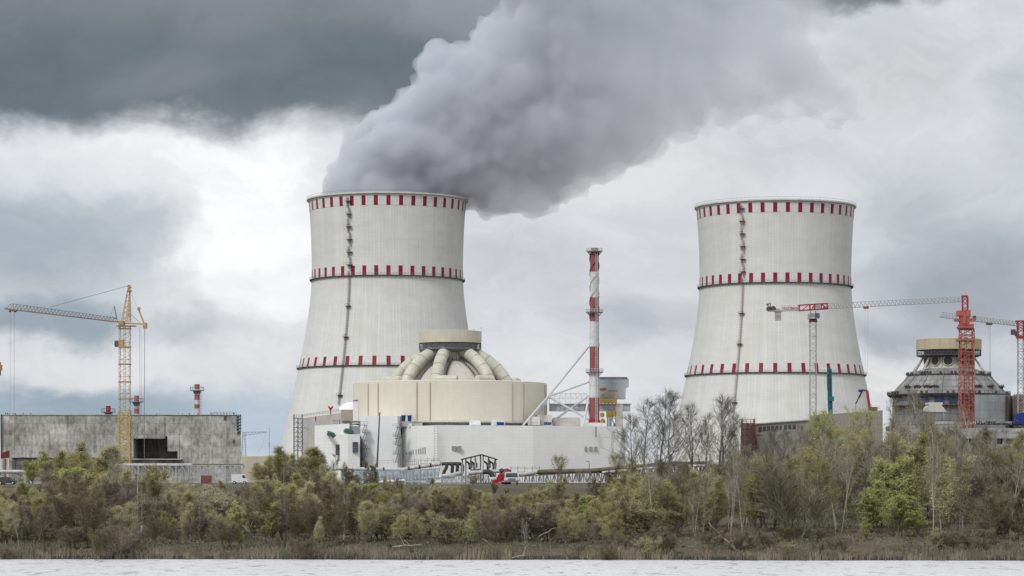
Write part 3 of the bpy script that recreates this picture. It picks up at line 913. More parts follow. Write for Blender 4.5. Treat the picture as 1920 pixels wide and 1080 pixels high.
# ------------------------------------------------------------------ exhaust chimney
CY = 1035.0
ccx = X(1114.5, CY)
CH = thing('exhaust_chimney', 'red and white banded exhaust chimney on the reactor building roof', 'chimney', (ccx, CY, Z(795, CY)))
bands = [(795, 746, 9.4, 'chimney_red'), (746, 697, 9.4, 'chimney_white'), (697, 651, 8.8, 'chimney_red'), (651, 603, 8.8, 'chimney_white'),
         (603, 558, 8.3, 'chimney_red'), (558, 510, 8.1, 'chimney_white'), (510, 472, 8.1, 'chimney_red'), (472, 465, 7.0, 'mid_steel')]
m_ = MB(); mats_ = ['chimney_red', 'chimney_white', 'mid_steel']
for a_, b_x, hw, mt in bands:
    m_.cur = mats_.index(mt); m_.lathe((ccx, CY), [(hw * .207, Z(a_, CY)), (hw * .207, Z(b_x, CY))], 32)
m_.cur = 2; m_.lathe((ccx, CY), [(7 * .207, Z(465, CY)), (6 * .207, Z(465, CY)), (6 * .207, Z(480, CY))], 32)
part(m_, 'shaft', mats_, CH, 1)
for k in range(3):
    m_ = MB(); pts = []
    for i in range(70):
        f_ = i / 69; z = Z(600 - 126 * f_, CY); a_ = 2 * PI * (k / 3 + f_ * 1.55)
        pts.append((ccx + 1.78 * sin(a_), CY - 1.78 * cos(a_), z))
    m_.cur = 0
    mm = MB()
    for i in range(69):
        zc = pts[i][2]; mm.cur = 1 if Z(558, CY) < zc < Z(510, CY) else 0
        mm.beam(pts[i], pts[i + 1], .38, .3)
    part(mm, 'helical_strake', ['chimney_red', 'chimney_white'], CH)
for py, w_ in ((472, 15), (586, 16), (698, 16.5)):
    z = Z(py, CY) ; r = w_ * .207
    m_ = MB(); m_.lathe((ccx, CY), [(1.5, z - .3), (r, z - .1), (r, z + .15), (1.5, z + .15)], 32)
    for k in range(12):
        a_ = 2 * PI * k / 12
        m_.beam((ccx + r * .9 * sin(a_), CY - r * .9 * cos(a_), z - .1), (ccx + 1.7 * sin(a_), CY - 1.7 * cos(a_), z - 1.5), .12)
    pf = part(m_, 'platform', 'mid_steel', CH)
    m_ = MB()
    for k in range(20):
        a_ = 2 * PI * k / 20; q = Vector((ccx + r * sin(a_), CY - r * cos(a_), z)); m_.beam(q, q + Vector((0, 0, 1.3)), .08)
    for h in (.65, 1.3): m_.lathe((ccx, CY), [(r - .05, z + h - .05), (r + .05, z + h - .05), (r + .05, z + h + .05), (r - .05, z + h + .05)], 32)
    part(m_, 'railing', 'light_steel', pf)
for a_, b_x, w_ in ((650, 644, 9.8), (722, 712, 10), (745, 741, 9.9)):
    m_ = MB(); m_.lathe((ccx, CY), [(1.7, Z(a_, CY)), (w_ * .207, Z(a_, CY)), (w_ * .207, Z(b_x, CY)), (1.7, Z(b_x, CY))], 32); part(m_, 'collar', 'light_steel', CH)
m_ = MB(); m_.lathe((ccx, CY), [(1.9, Z(795, CY)), (11.6 * .207, Z(795, CY)), (11.6 * .207, Z(791, CY)), (10 * .207, Z(789, CY)), (11 * .207, Z(788, CY)), (11 * .207, Z(787, CY)), (1.9, Z(787, CY))], 32)
part(m_, 'base_flange', 'bright_red', CH)
m_ = MB(); xl = X(1118.5, CY - 2.5)
m_.ladder((xl, CY - 2.5, Z(794, CY)), (xl, CY - 2.5, Z(475, CY)), .8, .1, .9)
for i in range(60):
    z = Z(790, CY) + i * 1.07; m_.beam((xl - .45, CY - 3.1, z), (xl + .45, CY - 3.1, z), .07)
for s_ in (-.45, 0, .45): m_.beam((xl + s_, CY - 3.1, Z(790, CY)), (xl + s_, CY - 3.1, Z(480, CY)), .07)
part(m_, 'ladder', 'light_steel', CH)
nd = at(1028, 743, 1034)
struts = [((1105, 648), nd, 2), (nd, (981, 797), 6), (nd, (1104, 716), 3), (nd, (1104, 787), 3), (nd, (1004, 797), -2), ((1104, 742), (1021, 800), -4),
          ((1104, 745), (1093, 801), 2), ((1100, 760), (1112, 800), 2)]
for s0, s1, dpt in struts:
    a_ = s0 if isinstance(s0, Vector) else at(s0[0], s0[1], CY)
    b_x = s1 if isinstance(s1, Vector) else (at(s1[0], s1[1], CY) if s1[0] > 1100 else at(s1[0], s1[1], CY - dpt * 3))
    m_ = MB(); m_.tube([a_, b_x], .42, 12); part(m_, 'strut', 'light_steel', CH, 1)

# ------------------------------------------------------------------ hoist bridge right of the chimney
GY = 1045.0
GB = thing('hoist_bridge', 'grey crane runway with a yellow trolley and a blue-grey machine house beside the chimney', 'gantry', at(1160, 900, GY))
m_ = MB(); m_.pbox(1030, 1155, 758, 770, GY, 3); m_.pbox(1030, 1184, 756.6, 758, GY - .6, 4.2); m_.pbox(1168, 1182, 758, 771, GY, 3)
for i in range(13): m_.pbox(1040 + i * 9, 1041 + i * 9, 758, 770, GY - .4, .4)
m_.pbox(1030, 1155, 769.6, 770.8, GY - .6, 4.2)
part(m_, 'runway_beam', 'galvanised', GB)
m_ = MB(); m_.rail([at(1030, 757, GY), at(1100, 757, GY)], 4.0, .22, 2.2); m_.rail([at(1030, 757, GY + 3), at(1100, 757, GY + 3)], 4.0, .16, 2.2)
A, B = at(1030, 748, GY), at(1100, 748, GY)
for i in range(8): m_.beam(A.lerp(B, i / 8), at(1030 + 70 * (i + .5) / 8, 738, GY), .16); m_.beam(at(1030 + 70 * (i + .5) / 8, 738, GY), A.lerp(B, (i + 1) / 8), .16)
part(m_, 'walkway_railing', 'light_steel', GB)
m_ = MB(); m_.pbox(1154, 1168.5, 758, 902, GY - .5, 4); part(m_, 'column', 'pale_plaster', GB)
m_ = MB(); m_.pbox(1138, 1141, 781, 800, GY, 1.4); m_.pbox(1142, 1147, 784, 800, GY, 2)
m_.beam(at(1147, 784, GY), at(1153, 800, GY), .5); m_.beam(at(1158, 784, GY), at(1150, 800, GY), .5); m_.beam(at(1146, 784, GY), at(1158, 784, GY), .4)
part(m_, 'support_frame', 'bluegrey_steel', GB)
m_ = MB()
vsx = [at(1124, 709, GY), at(1178, 709, GY), at(1179, 711, GY), at(1179, 725, GY), at(1173.5, 727, GY), at(1173, 748, GY), at(1124, 748, GY)]
dep = 6.0
n7 = len(vsx)
m_.add([tuple(v) for v in vsx] + [(v.x, v.y + dep, v.z) for v in vsx], [tuple(reversed(range(n7))), tuple(range(n7, 2 * n7))] + [(i, (i + 1) % n7, n7 + (i + 1) % n7, n7 + i) for i in range(n7)])
hs = part(m_, 'machine_house', 'bluegrey_steel', GB)
m_ = MB(); m_.pbox(1123, 1176, 706.8, 709, GY - .4, 6.8); part(m_, 'roof', 'mid_steel', hs)
m_ = MB()
for i in range(8): m_.pbox(1132 + i * 5, 1132.6 + i * 5, 711, 747, GY - .06, .06)
part(m_, 'wall_seams', 'galvanised', hs)
# orange oval sign with a darker scrawl across it, and the orange word below it on the right
m_ = MB(); q = at(1130.5, 730, GY - .1)
m_.add([(q.x + 1.30 * cos(k * PI / 14), GY - .1, q.z + .66 * sin(k * PI / 14)) for k in range(28)], [tuple(range(28))])
sg = part(m_, 'oval_sign', 'orange_paint', hs)
def lettering(txt, size, loc, mt, parent, bold=0.0, sx=1.0):
    cu = bpy.data.curves.new('lettering', 'FONT'); cu.body = txt; cu.size = size; cu.extrude = .02; cu.offset = bold
    cu.align_x = 'CENTER'; cu.align_y = 'CENTER'
    tmp = bpy.data.objects.new('tmp', cu); col.objects.link(tmp)
    dg = bpy.context.evaluated_depsgraph_get(); dg.update()
    me = bpy.data.meshes.new_from_object(tmp.evaluated_get(dg))
    bpy.data.objects.remove(tmp)
    me.materials.clear(); me.materials.append(MATS[mt])
    root = parent
    while root.parent is not None: root = root.parent
    for v in me.vertices:
        x_, y_, z_ = v.co; v.co = (x_ * sx + loc[0] - root.location.x, loc[1] - z_ - root.location.y, y_ + loc[2] - root.location.z)
    o = bpy.data.objects.new('lettering', me); col.objects.link(o); o.parent = parent
    return o
lettering('KGCN', .95, (q.x, GY - .16, q.z), 'bright_red', sg)
q = at(1149, 733, GY - .1)
lettering('TEREX', .9, (q.x, GY - .12, q.z), 'orange_paint', hs, .03, 1.3) if False else None
m_ = MB()
for i in range(9): m_.pbox(1140.6 + i * 2.0, 1142.0 + i * 2.0, 731.4, 734, GY - .14, .1)
part(m_, 'sign_letters', 'orange_paint', hs)
m_ = MB(); m_.pbox(1124.5, 1157, 749, 755.5, GY - 2.0, 3)
for i in range(5): m_.pbox(1126 + i * 7, 1128.5 + i * 7, 755, 757, GY - 2, 1.4)
tr = part(m_, 'trolley', 'gantry_yellow', GB)
m_ = MB(); m_.rail([at(1124, 749, GY - 2.1), at(1158, 749, GY - 2.1)], 2.0, .16, 1.4)
for (a_, b_x) in ((1130, 1125), (1131, 1136), (1146, 1141), (1147, 1152)): m_.beam(at(a_, 740, GY - 1.8), at(b_x, 749, GY - 1.8), .3)
part(m_, 'trolley_railing', 'gantry_yellow', tr)
m_ = MB(); m_.pbox(1137, 1155, 770, 781, GY - .5, 3); m_.pbox(1141, 1150, 781, 783, GY - .4, 2.4)
part(m_, 'hoist_unit', 'gantry_yellow', GB)
m_ = MB(); q = at(1129, 770, GY - .5); m_.beam(q, q - Vector((0, 0, 4.2)), .12)
q = at(1129, 778, GY - .5); m_.lathe((q.x, q.y), [(.1, q.z - .9), (.7, q.z - .8), (.95, q.z), (.7, q.z + .8), (.1, q.z + .9)], 14)
q = at(1130, 789, GY - .5); m_.lathe((q.x, q.y), [(.1, q.z - 1), (1.1, q.z - .8), (1.0, q.z), (.5, q.z + .8), (.1, q.z + .9)], 14)
part(m_, 'hook_block', 'gantry_yellow', GB, 1)

# ------------------------------------------------------------------ cranes
def V(x, y, z): return Vector((x, y, z))
# yellow crane, left
Y_ = 745.0
YC = thing('tower_crane', 'old yellow lattice tower crane with its jib to the left, before the concrete building', 'crane', (X(234, Y_), Y_, GL), 'tower cranes')
cx_ = X(234, Y_)
mw = 19 * Y_ / FPX
m_ = MB(); m_.lattice((cx_, Y_, Z(770, Y_)), (cx_, Y_, Z(610, Y_)), mw, 1.55, .13, .075)
for py in (616, 650, 683, 716, 748):
    z = Z(py, Y_); h = mw / 2
    for y_ in (-h, h): m_.beam((cx_ - h - .2, Y_ + y_, z), (cx_ + h + .2, Y_ + y_, z), .28)
    for x_ in (-h, h): m_.beam((cx_ + x_, Y_ - h, z), (cx_ + x_, Y_ + h, z), .28)
m_.ladder((cx_, Y_, Z(770, Y_)), (cx_, Y_, Z(610, Y_)), .5, .09, .8)
part(m_, 'mast', 'crane_yellow', YC)
m_ = MB(); m_.lattice((cx_, Y_, GL), (cx_, Y_, Z(770, Y_)), mw + .2, 1.5, .24, .14)
z0_ = GL
for i in range(22):
    z = GL + (Z(770, Y_) - GL) * i / 22
    for x_ in (-1, -.33, .33, 1): m_.beam((cx_ + x_ * mw / 2, Y_ - mw / 2, z), (cx_ + x_ * mw / 2, Y_ - mw / 2, z + .5), .7, .06)
part(m_, 'outer_mast', 'netting_yellow', YC)
m_ = MB(); m_.pbox(215, 222.5, 638, 650, Y_ - 1.5, 2.2); m_.pbox(222, 231, 636.5, 651.5, Y_ - 1.6, 2.4); m_.pbox(222, 243, 650.5, 652, Y_ - 1.8, 2.6)
cb = part(m_, 'cab', 'crane_yellow', YC)
m_ = MB(); m_.pbox(214.4, 221.5, 639.5, 648.5, Y_ - 1.6, .5); m_.pbox(216, 220, 644, 650.5, Y_ - 1.65, .5)
part(m_, 'cab_window', 'window_glass', cb)
m_ = MB(); m_.pbox(222, 231.5, 601.5, 609, Y_ - 1.8, 3.4); m_.pbox(217, 252.5, 609.6, 611, Y_ - 2, 4); part(m_, 'slewing_unit', 'crane_yellow', YC)
m_ = MB()
for y_ in (-1.3, 1.3):
    ap = at(240.5, 538, Y_); ap.y += y_ * .25
    L1 = at(228.5, 603, Y_) + V(0, y_, 0); L2 = at(244, 603, Y_) + V(0, y_, 0); L3 = at(236.5, 603, Y_) + V(0, y_, 0)
    top = at(239, 545, Y_) + V(0, y_ * .3, 0); topr = at(243.5, 545, Y_) + V(0, y_ * .3, 0)
    m_.beam(L1, top, .14); m_.beam(L2, topr, .18); m_.beam(L3, topr, .1)
    for i in range(11):
        f0, f1 = i / 11, (i + 1) / 11
        m_.beam(L1.lerp(top, f0), L2.lerp(topr, f1), .1) if i % 2 else m_.beam(L2.lerp(topr, f0), L1.lerp(top, f1), .1)
        m_.beam(L3.lerp(topr, f0), L2.lerp(topr, f1), .1)
m_.pbox(238, 246, 544, 545.5, Y_ - 1.2, 2.4); m_.pbox(239, 243.6, 534, 544, Y_ - .7, 1.2); m_.pbox(244, 246.5, 538, 540, Y_ - .4, .6)
m_.pbox(239.5, 242, 588, 591, Y_ - .9, .8)
part(m_, 'tower_head', 'crane_yellow', YC)
m_ = MB(); A, B = at(222, 604, Y_), at(10, 579, Y_); bw = 1.5
for y_ in (-bw / 2, bw / 2): m_.beam(A + V(0, y_, 0), B + V(0, y_, 0), .24)
part(m_, 'jib_rail', 'crane_rust', YC)
m_ = MB(); TA, TB = at(217, 596, Y_), at(22, 569.5, Y_)
m_.beam(TA, TB, .16); m_.beam(TB, B, .14); m_.beam(TA, A, .16)
nb = 30
for i in range(nb):
    f0 = i / nb; f1 = (i + .5) / nb; f2 = (i + 1) / nb
    b0_, b1_, t0_ = A.lerp(B, .02 + .94 * f0), A.lerp(B, .02 + .94 * f2), TA.lerp(TB, f1)
    for y_ in (-bw / 2, bw / 2):
        m_.beam(b0_ + V(0, y_, 0), t0_, .06); m_.beam(t0_, b1_ + V(0, y_, 0), .06)
part(m_, 'jib', 'mid_steel', YC)
m_ = MB(); m_.pbox(17, 31, 580.5, 583, Y_ - .9, 1.8)
for px in (18, 28): m_.pbox(px - 1.5, px + 1.5, 582, 585, Y_ - .6, 1.2)
trl = part(m_, 'trolley', 'crane_rust', YC)
m_ = MB()
for px, py in ((19, 772), (26.5, 772)): m_.beam(at(px, 584, Y_), at(px, py, Y_), .055)
part(m_, 'hoist_rope', 'mid_steel', trl)
m_ = MB(); m_.beam(at(240, 536, Y_), at(93, 576, Y_), .11); m_.beam(at(214, 574, Y_), at(205, 598, Y_), .06)
m_.beam(at(244, 545, Y_), at(258, 578, Y_), .05); m_.beam(at(244, 588, Y_), at(262, 605, Y_), .1)
part(m_, 'stay_rope', 'mid_steel', YC)
m_ = MB(); m_.beam(at(214.5, 574, Y_), at(219, 599, Y_), .28); m_.beam(at(209.5, 593, Y_), at(219, 599, Y_), .1); part(m_, 'jib_post', 'mid_steel', YC)
m_ = MB()
for y_ in (-.8, .8): m_.beam(at(231, 605.5, Y_) + V(0, y_, 0), at(272, 608, Y_) + V(0, y_, 0), .5, .28)
m_.pbox(268, 274, 605, 615, Y_ - 1.2, 2.4)
m_.beam(at(259.5, 579, Y_), at(270, 606, Y_), .42); m_.pbox(257.5, 262.5, 576, 581, Y_ - .5, 1)
part(m_, 'counter_jib', 'crane_yellow', YC)
m_ = MB(); m_.beam(at(271.5, 615, Y_), at(270.5, 860, Y_), .13); m_.beam(at(261.5, 612, Y_), at(262.5, 780, Y_), .06); m_.beam(at(264, 612, Y_), at(266, 780, Y_), .05)
part(m_, 'ballast_rope', 'mid_steel', YC)

# white and red crane in front of the idle tower
Y_ = 930.0; cx_ = X(1524.5, Y_)
WC = thing('tower_crane', 'white and red tower crane standing before the idle cooling tower, jib to the right', 'crane', (cx_, Y_, GL), 'tower cranes')
m_ = MB(); m_.lattice((cx_, Y_, GL), (cx_, Y_, Z(603, Y_)), 2.15, 1.7, .2, .13); part(m_, 'mast', 'crane_white', WC)
m_ = MB(); m_.box((cx_, Y_, Z(601, Y_)), (2.9, 2.9, 1.0), 0, .8); part(m_, 'slewing_ring', 'maroon_steel', WC)
m_ = MB(); m_.pbox(1515, 1531, 596.2, 597.6, Y_ - 1.8, 3.6)
for x_ in (-1.0, 1.0):
    for y_ in (-1, 1): m_.beam((cx_ + x_, Y_ + y_, Z(597, Y_)), (cx_ + x_ * .9, Y_ + y_, Z(583, Y_)), .22)
m_.box((cx_, Y_, Z(591, Y_)), (1.5, 1.5, 1.3)); m_.rail([(cx_ - 1.8, Y_ - 1.8, Z(596, Y_)), (cx_ + 1.8, Y_ - 1.8, Z(596, Y_))], 1.2, .08, .9)
m_.box((cx_ - 1.7, Y_ - 1, Z(592.5, Y_)), (.5, .8, 1.2))
part(m_, 'turret', 'crane_white', WC)
m_ = MB(); m_.pbox(1528.5, 1536.6, 587, 596.5, Y_ - 1.9, 1.8); cb = part(m_, 'cab', 'teal', WC)
m_ = MB(); m_.pbox(1532.5, 1537, 589, 595, Y_ - 2.0, 1.0); part(m_, 'cab_window', 'window_glass', cb)
def crane_truss(m_, a0p, a1p, b0p, b1p, Yc, w_, nb, r, rd):
    """bottom chords a0p-a1p, top chord b0p-b1p given in photo pixels"""
    A, B, C_, D_ = at(*a0p, Yc), at(*a1p, Yc), at(*b0p, Yc), at(*b1p, Yc)
    for y_ in (-w_ / 2, w_ / 2): m_.beam(A + V(0, y_, 0), B + V(0, y_, 0), r)
    m_.beam(C_, D_, r)
    for i in range(nb):
        p_, q_, r_ = A.lerp(B, i / nb), A.lerp(B, (i + 1) / nb), C_.lerp(D_, (i + .5) / nb)
        for y_ in (-w_ / 2, w_ / 2):
            m_.beam(p_ + V(0, y_, 0), r_, rd); m_.beam(r_, q_ + V(0, y_, 0), rd)
        m_.beam(p_ + V(0, -w_ / 2, 0), p_ + V(0, w_ / 2, 0), rd)
m_ = MB(); 
for y_ in (-.8, .8):
    for a_, b_x in (((1497.5, 582.5), (1552, 579)), ((1496.5, 572.5), (1551, 569)), ((1498.5, 572.5), (1498.5, 582.5)), ((1518.5, 571), (1518.5, 582)), ((1527, 570.5), (1527, 581)),
                    ((1551, 569), (1551, 579)), ((1540, 570), (1540, 580))):
        m_.beam(at(*a_, Y_) + V(0, y_, 0), at(*b_x, Y_) + V(0, y_, 0), .36)
    for a_, b_x in (((1503, 582), (1516, 572)), ((1522, 580), (1527, 571)), ((1541, 570), (1550, 579))): m_.beam(at(*a_, Y_) + V(0, y_, 0), at(*b_x, Y_) + V(0, y_, 0), .24)
m_.pbox(1543.5, 1548, 576, 579.5, Y_ - .6, 1.2)
part(m_, 'jib_root', 'crane_red', WC)
m_ = MB(); m_.pbox(1528.5, 1539.5, 572, 578.5, Y_ - .95, .1); part(m_, 'jib_board', 'grey_grille', WC)
m_ = MB(); crane_truss(m_, (1552, 579), (1806, 565.5), (1552, 569), (1800, 557), Y_, 1.7, 34, .15, .08); part(m_, 'jib', 'crane_white', WC)
m_ = MB(); m_.pbox(1620, 1629, 574.5, 578.5, Y_ - 1.1, 2.2); trl = part(m_, 'trolley', 'crane_red', WC)
m_ = MB()
for px in (1622, 1627): m_.beam(at(px, 578, Y_), at(px, 705, Y_), .04)
part(m_, 'hoist_rope', 'mid_steel', trl)
m_ = MB()
for y_ in (-.8, .8):
    m_.beam(at(1441, 583.5, Y_) + V(0, y_, 0), at(1498, 582, Y_) + V(0, y_, 0), .3); m_.beam(at(1465, 580, Y_) + V(0, y_, 0), at(1498, 580, Y_) + V(0, y_, 0), .1)
m_.rail([at(1466, 581.5, Y_ - .9), at(1496, 580.5, Y_ - .9)], 1.5, .1, 1.2)
cj = part(m_, 'counter_jib', 'crane_white', WC)
m_ = MB(); m_.pbox(1454, 1464.8, 584.5, 600.5, Y_ - .8, 1.7); m_.pbox(1452.5, 1467, 581.8, 584.5, Y_ - 1, 2); m_.pbox(1455, 1462, 578.5, 582, Y_ - .7, 1.4); part(m_, 'counterweight', 'slab_concrete', cj)
m_ = MB()
for px, r_ in ((1441.5, .85), (1449.5, .95)):
    q = at(px, 579, Y_); m_.tube([q - V(0, .9, 0), q + V(0, .9, 0)], r_, 16)
m_.beam(at(1444.4, 568, Y_), at(1444.4, 580, Y_), .3); m_.beam(at(1437, 571, Y_), at(1444, 567.5, Y_), .2); m_.pbox(1438, 1441.5, 569.5, 573, Y_ - .5, 1)
part(m_, 'winch', 'dark_steel', cj)
q = at(1481.5, 578, Y_ - 1.1)
lettering('VINGORMAN', 1.15, (q.x, q.y, q.z), 'crane_red', cj, .02, .78)

# orange-red crane
Y_ = 900.0; cx_ = X(1812.5, Y_); OC = thing('tower_crane', 'bright orange-red lattice crane tower standing in front of the unfinished dome', 'crane', (cx_, Y_, GL), 'tower cranes')
m_ = MB(); m_.lattice((cx_, Y_, GL), (cx_, Y_, Z(660, Y_)), 4.5, 2.6, .28, .18)
m_.lattice((cx_, Y_, GL), (cx_, Y_, Z(660, Y_)), 1.6, 2.0, .16, .12)
m_.lattice((cx_, Y_, Z(660, Y_)), (cx_, Y_, Z(617, Y_)), 4.3, 2.2, .3, .2)
m_.ladder((cx_ - .4, Y_, GL), (cx_ - .4, Y_, Z(617, Y_)), .7, .12, 1.0)
part(m_, 'mast', 'crane_orange', OC)
m_ = MB()
for py, w_, h in ((637, 31, 3.5), (613, 27, 4)):
    m_.pbox(1812.5 - w_ / 2, 1812.5 + w_ / 2, py - h / 2, py + h / 2, Y_ - 2.8, 5.6)
    m_.rail([at(1812.5 - w_ / 2, py - h / 2, Y_ - 2.8), at(1812.5 + w_ / 2, py - h / 2, Y_ - 2.8)], 1.1, .1, .8)
m_.pbox(1800, 1826, 608, 618, Y_ - 2.2, 4.4)
part(m_, 'climbing_collar', 'crane_orange', OC)
m_ = MB(); m_.pbox(1796.5, 1810, 582, 592, Y_ - 2, 4); m_.pbox(1810.5, 1820, 581.5, 594, Y_ - 1.9, 3.8); m_.pbox(1801, 1818, 592, 609, Y_ - 1.7, 3.4)
m_.pbox(1791, 1829, 597, 602, Y_ - 1.5, 3); m_.pbox(1805, 1811, 590, 607, Y_ - 2.1, 1)
part(m_, 'slewing_unit', 'crane_orange', OC)
m_ = MB(); m_.lattice((X(1809.5, Y_), Y_, Z(582, Y_)), (X(1809.5, Y_), Y_, Z(556, Y_)), 1.7, 1.4, .3, .18); m_.pbox(1804, 1814.5, 553.5, 557, Y_ - 1, 2)
q = at(1811, 553, Y_); m_.beam(q, q + V(0, 0, .8), .12)
part(m_, 'tower_head', 'crane_red', OC)

# far crane at the right edge with its jib running left
Y_ = 985.0; cx_ = X(1914, Y_); RC = thing('tower_crane', 'white and red tower crane cut by the right edge, its jib running left', 'crane', (cx_, Y_, GL), 'tower cranes')
m_ = MB(); m_.lattice((cx_, Y_, GL), (cx_, Y_, Z(632, Y_)), 2.1, 1.8, .2, .13); part(m_, 'mast', 'crane_white', RC)
m_ = MB(); m_.lattice((cx_, Y_, Z(632, Y_)), (cx_, Y_, Z(602, Y_)), 2.3, 1.5, .36, .24); m_.box((cx_, Y_, Z(632, Y_)), (3, 3, 1)); m_.pbox(1905, 1923, 600.5, 602.5, Y_ - 1, 2)
part(m_, 'turret', 'crane_red', RC)
m_ = MB(); m_.pbox(1896.5, 1904.5, 617.5, 627.5, Y_ - 1.8, 1.8); m_.pbox(1904, 1910, 621, 630, Y_ - 1.5, 1.5); part(m_, 'cab', 'dark_steel', RC)
m_ = MB(); crane_truss(m_, (1907, 611), (1762, 594.5), (1907, 603), (1766, 585.5), Y_, 1.9, 24, .2, .11); part(m_, 'jib', 'crane_white', RC)
m_ = MB(); crane_truss(m_, (1921, 612), (1990, 618), (1921, 604), (1990, 612), Y_, 1.9, 8, .2, .11); m_.pbox(1960, 1985, 618, 634, Y_ - 1, 2); part(m_, 'counter_jib', 'crane_white', RC)
m_ = MB(); m_.pbox(1825, 1830, 592, 601, Y_ - .8, 1.6); m_.pbox(1850, 1861, 604.5, 609, Y_ - 1, 2); trl = part(m_, 'trolley', 'dark_steel', RC)
m_ = MB(); m_.beam(at(1854, 609, Y_), at(1856, 700, Y_), .06); m_.beam(at(1857, 609, Y_), at(1857, 700, Y_), .06); part(m_, 'hoist_rope', 'mid_steel', trl)
# crane cut by the left edge: only its tip shows
Y_ = 760.0; LC = thing('hook_block', 'orange hook block on a dark rope, cut by the left edge', 'hook block', at(1, 705, Y_))
m_ = MB(); m_.pbox(-4, 1.2, 679, 704, Y_, .8); part(m_, 'body', 'mid_steel', LC)
m_ = MB(); m_.pbox(-3, 3, 684, 694, Y_ - .3, 1.2); part(m_, 'sheave_cover', 'orange_paint', LC)
m_ = MB(); m_.beam(at(-1, 679, Y_), at(-1, 560, Y_), .1); part(m_, 'rope', 'mid_steel', LC)

# teal drilling mast, concrete pump boom
Y_ = 1000.0; TM = thing('piling_rig', 'teal lattice piling mast rising beside the white tower crane', 'piling rig', (X(1558, Y_), Y_, GL))
m_ = MB(); m_.lattice((X(1560, Y_), Y_, GL), (X(1555, Y_), Y_, Z(692, Y_)), 1.3, 1.6, .32, .22); m_.beam((X(1560, Y_), Y_, GL), (X(1555, Y_), Y_, Z(692, Y_)), .8); part(m_, 'mast', 'teal', TM)
m_ = MB(); m_.pbox(1554.5, 1564, 743.5, 752, Y_ - 1.4, 2); m_.pbox(1551, 1558, 691, 694, Y_ - .5, 1); part(m_, 'drive_head', 'teal', TM)
m_ = MB(); m_.ladder((X(1553, Y_), Y_ - 1, Z(732, Y_)), (X(1551.5, Y_), Y_ - 1, Z(700, Y_)), .9, .1, .8); part(m_, 'ladder', 'dark_steel', TM)
Y_ = 980.0; CP = thing('concrete_pump', 'folded red and dark blue concrete pump boom in front of the idle tower', 'concrete pump', (X(1642, Y_), Y_, GL))
m_ = MB(); m_.beam((X(1648, Y_), Y_, GL), at(1626, 732.5, Y_), .9); m_.beam(at(1626, 732.5, Y_), at(1616, 731.5, Y_), .7); part(m_, 'boom', 'crane_red', CP)
m_ = MB(); m_.beam(at(1617, 732, Y_), at(1611, 745, Y_), .6); m_.beam(at(1611, 744, Y_), at(1604.5, 757, Y_), .42); m_.pbox(1610, 1618, 730.5, 735, Y_ - .5, 1); m_.beam(at(1604.5, 757, Y_), at(1603.5, 776, Y_), .12); part(m_, 'boom_tip', 'pump_navy', CP)
m_ = MB(); m_.pbox(1630, 1645, 763, 770, Y_ - 1, 4); part(m_, 'boom_joint', 'maroon_steel', CP)

# ------------------------------------------------------------------ unfinished reactor building, right
UY = 1030.0; ux = X(1779, UY)
UB = thing('unfinished_reactor_building', 'unfinished grey reactor dome with stepped platforms and a beige ring on top', 'building', (ux, UY, GL))
def zu(py, dr=0): return Z(py, UY - dr)
c_ = (ux, UY); S = UY / FPX
m_ = MB(); m_.lathe(c_, [(RR - .3, zu(654, 12)), (RR + .1, zu(654, 12)), (RR + .1, zu(634, 12)), (RR - .5, zu(634, 12) + .1), (RR - .5, zu(634, 12) - .5), (1, zu(634, 12) - .5)], 96)
rg = part(m_, 'raised_ring', 'weathered_ring_cladding', UB, 1)
m_ = MB(); m_.lathe(c_, [(RR - 3, zu(654, 12)), (RR - 3, zu(663, 12))], 72); part(m_, 'louver_band', 'louver', rg)
m_ = MB(); z0_, z1_ = zu(665, 12), zu(654, 12)
m_.lathe(c_, [(4, z0_), (RR, z0_), (RR, z0_ + .35), (4, z0_ + .35)], 72)
for k in range(60):
    a_ = 2 * PI * k / 60; q = Vector((ux + (RR - .1) * sin(a_), UY - (RR - .1) * cos(a_), z0_)); m_.beam(q, (q.x, q.y, z1_), .14)
m_.lathe(c_, [(RR - .15, z0_ + 1.2), (RR - .05, z0_ + 1.2), (RR - .05, z0_ + 1.35), (RR - .15, z0_ + 1.35)], 72)
m_.lathe(c_, [(RR, z0_), (RR - 2.5, z0_ - .7), (9.4, z0_ - .9)], 72)
part(m_, 'ring_platform', 'dark_steel', rg)
m_ = MB(); m_.lathe(c_, [(9.6, zu(692, 9)), (9.3, zu(666, 9)), (8.9, zu(666, 9))], 64)
nk = part(m_, 'neck', 'beige_metal', UB, 1)
m_ = MB()
for k in range(12):
    a_ = R(-10.5 + 15) + 2 * PI * k / 12; q = Vector((ux + 9.6 * sin(a_), UY - 9.6 * cos(a_), 0)); m_.beam(q + V(0, 0, zu(692, 9)), q + V(0, 0, zu(666, 9)), .35)
    q2 = Vector((ux + 14.5 * sin(a_), UY - 14.5 * cos(a_), zu(697, 12))); q1 = Vector((ux + 9.8 * sin(a_), UY - 9.8 * cos(a_), zu(667, 9)))
    if abs(sin(a_)) > .8: m_.beam(q2, q1, .4); m_.beam(q2 + V(.9 * (1 if sin(a_) < 0 else -1), 0, .2), q1, .3)
part(m_, 'neck_ribs', 'beige_metal', UB)
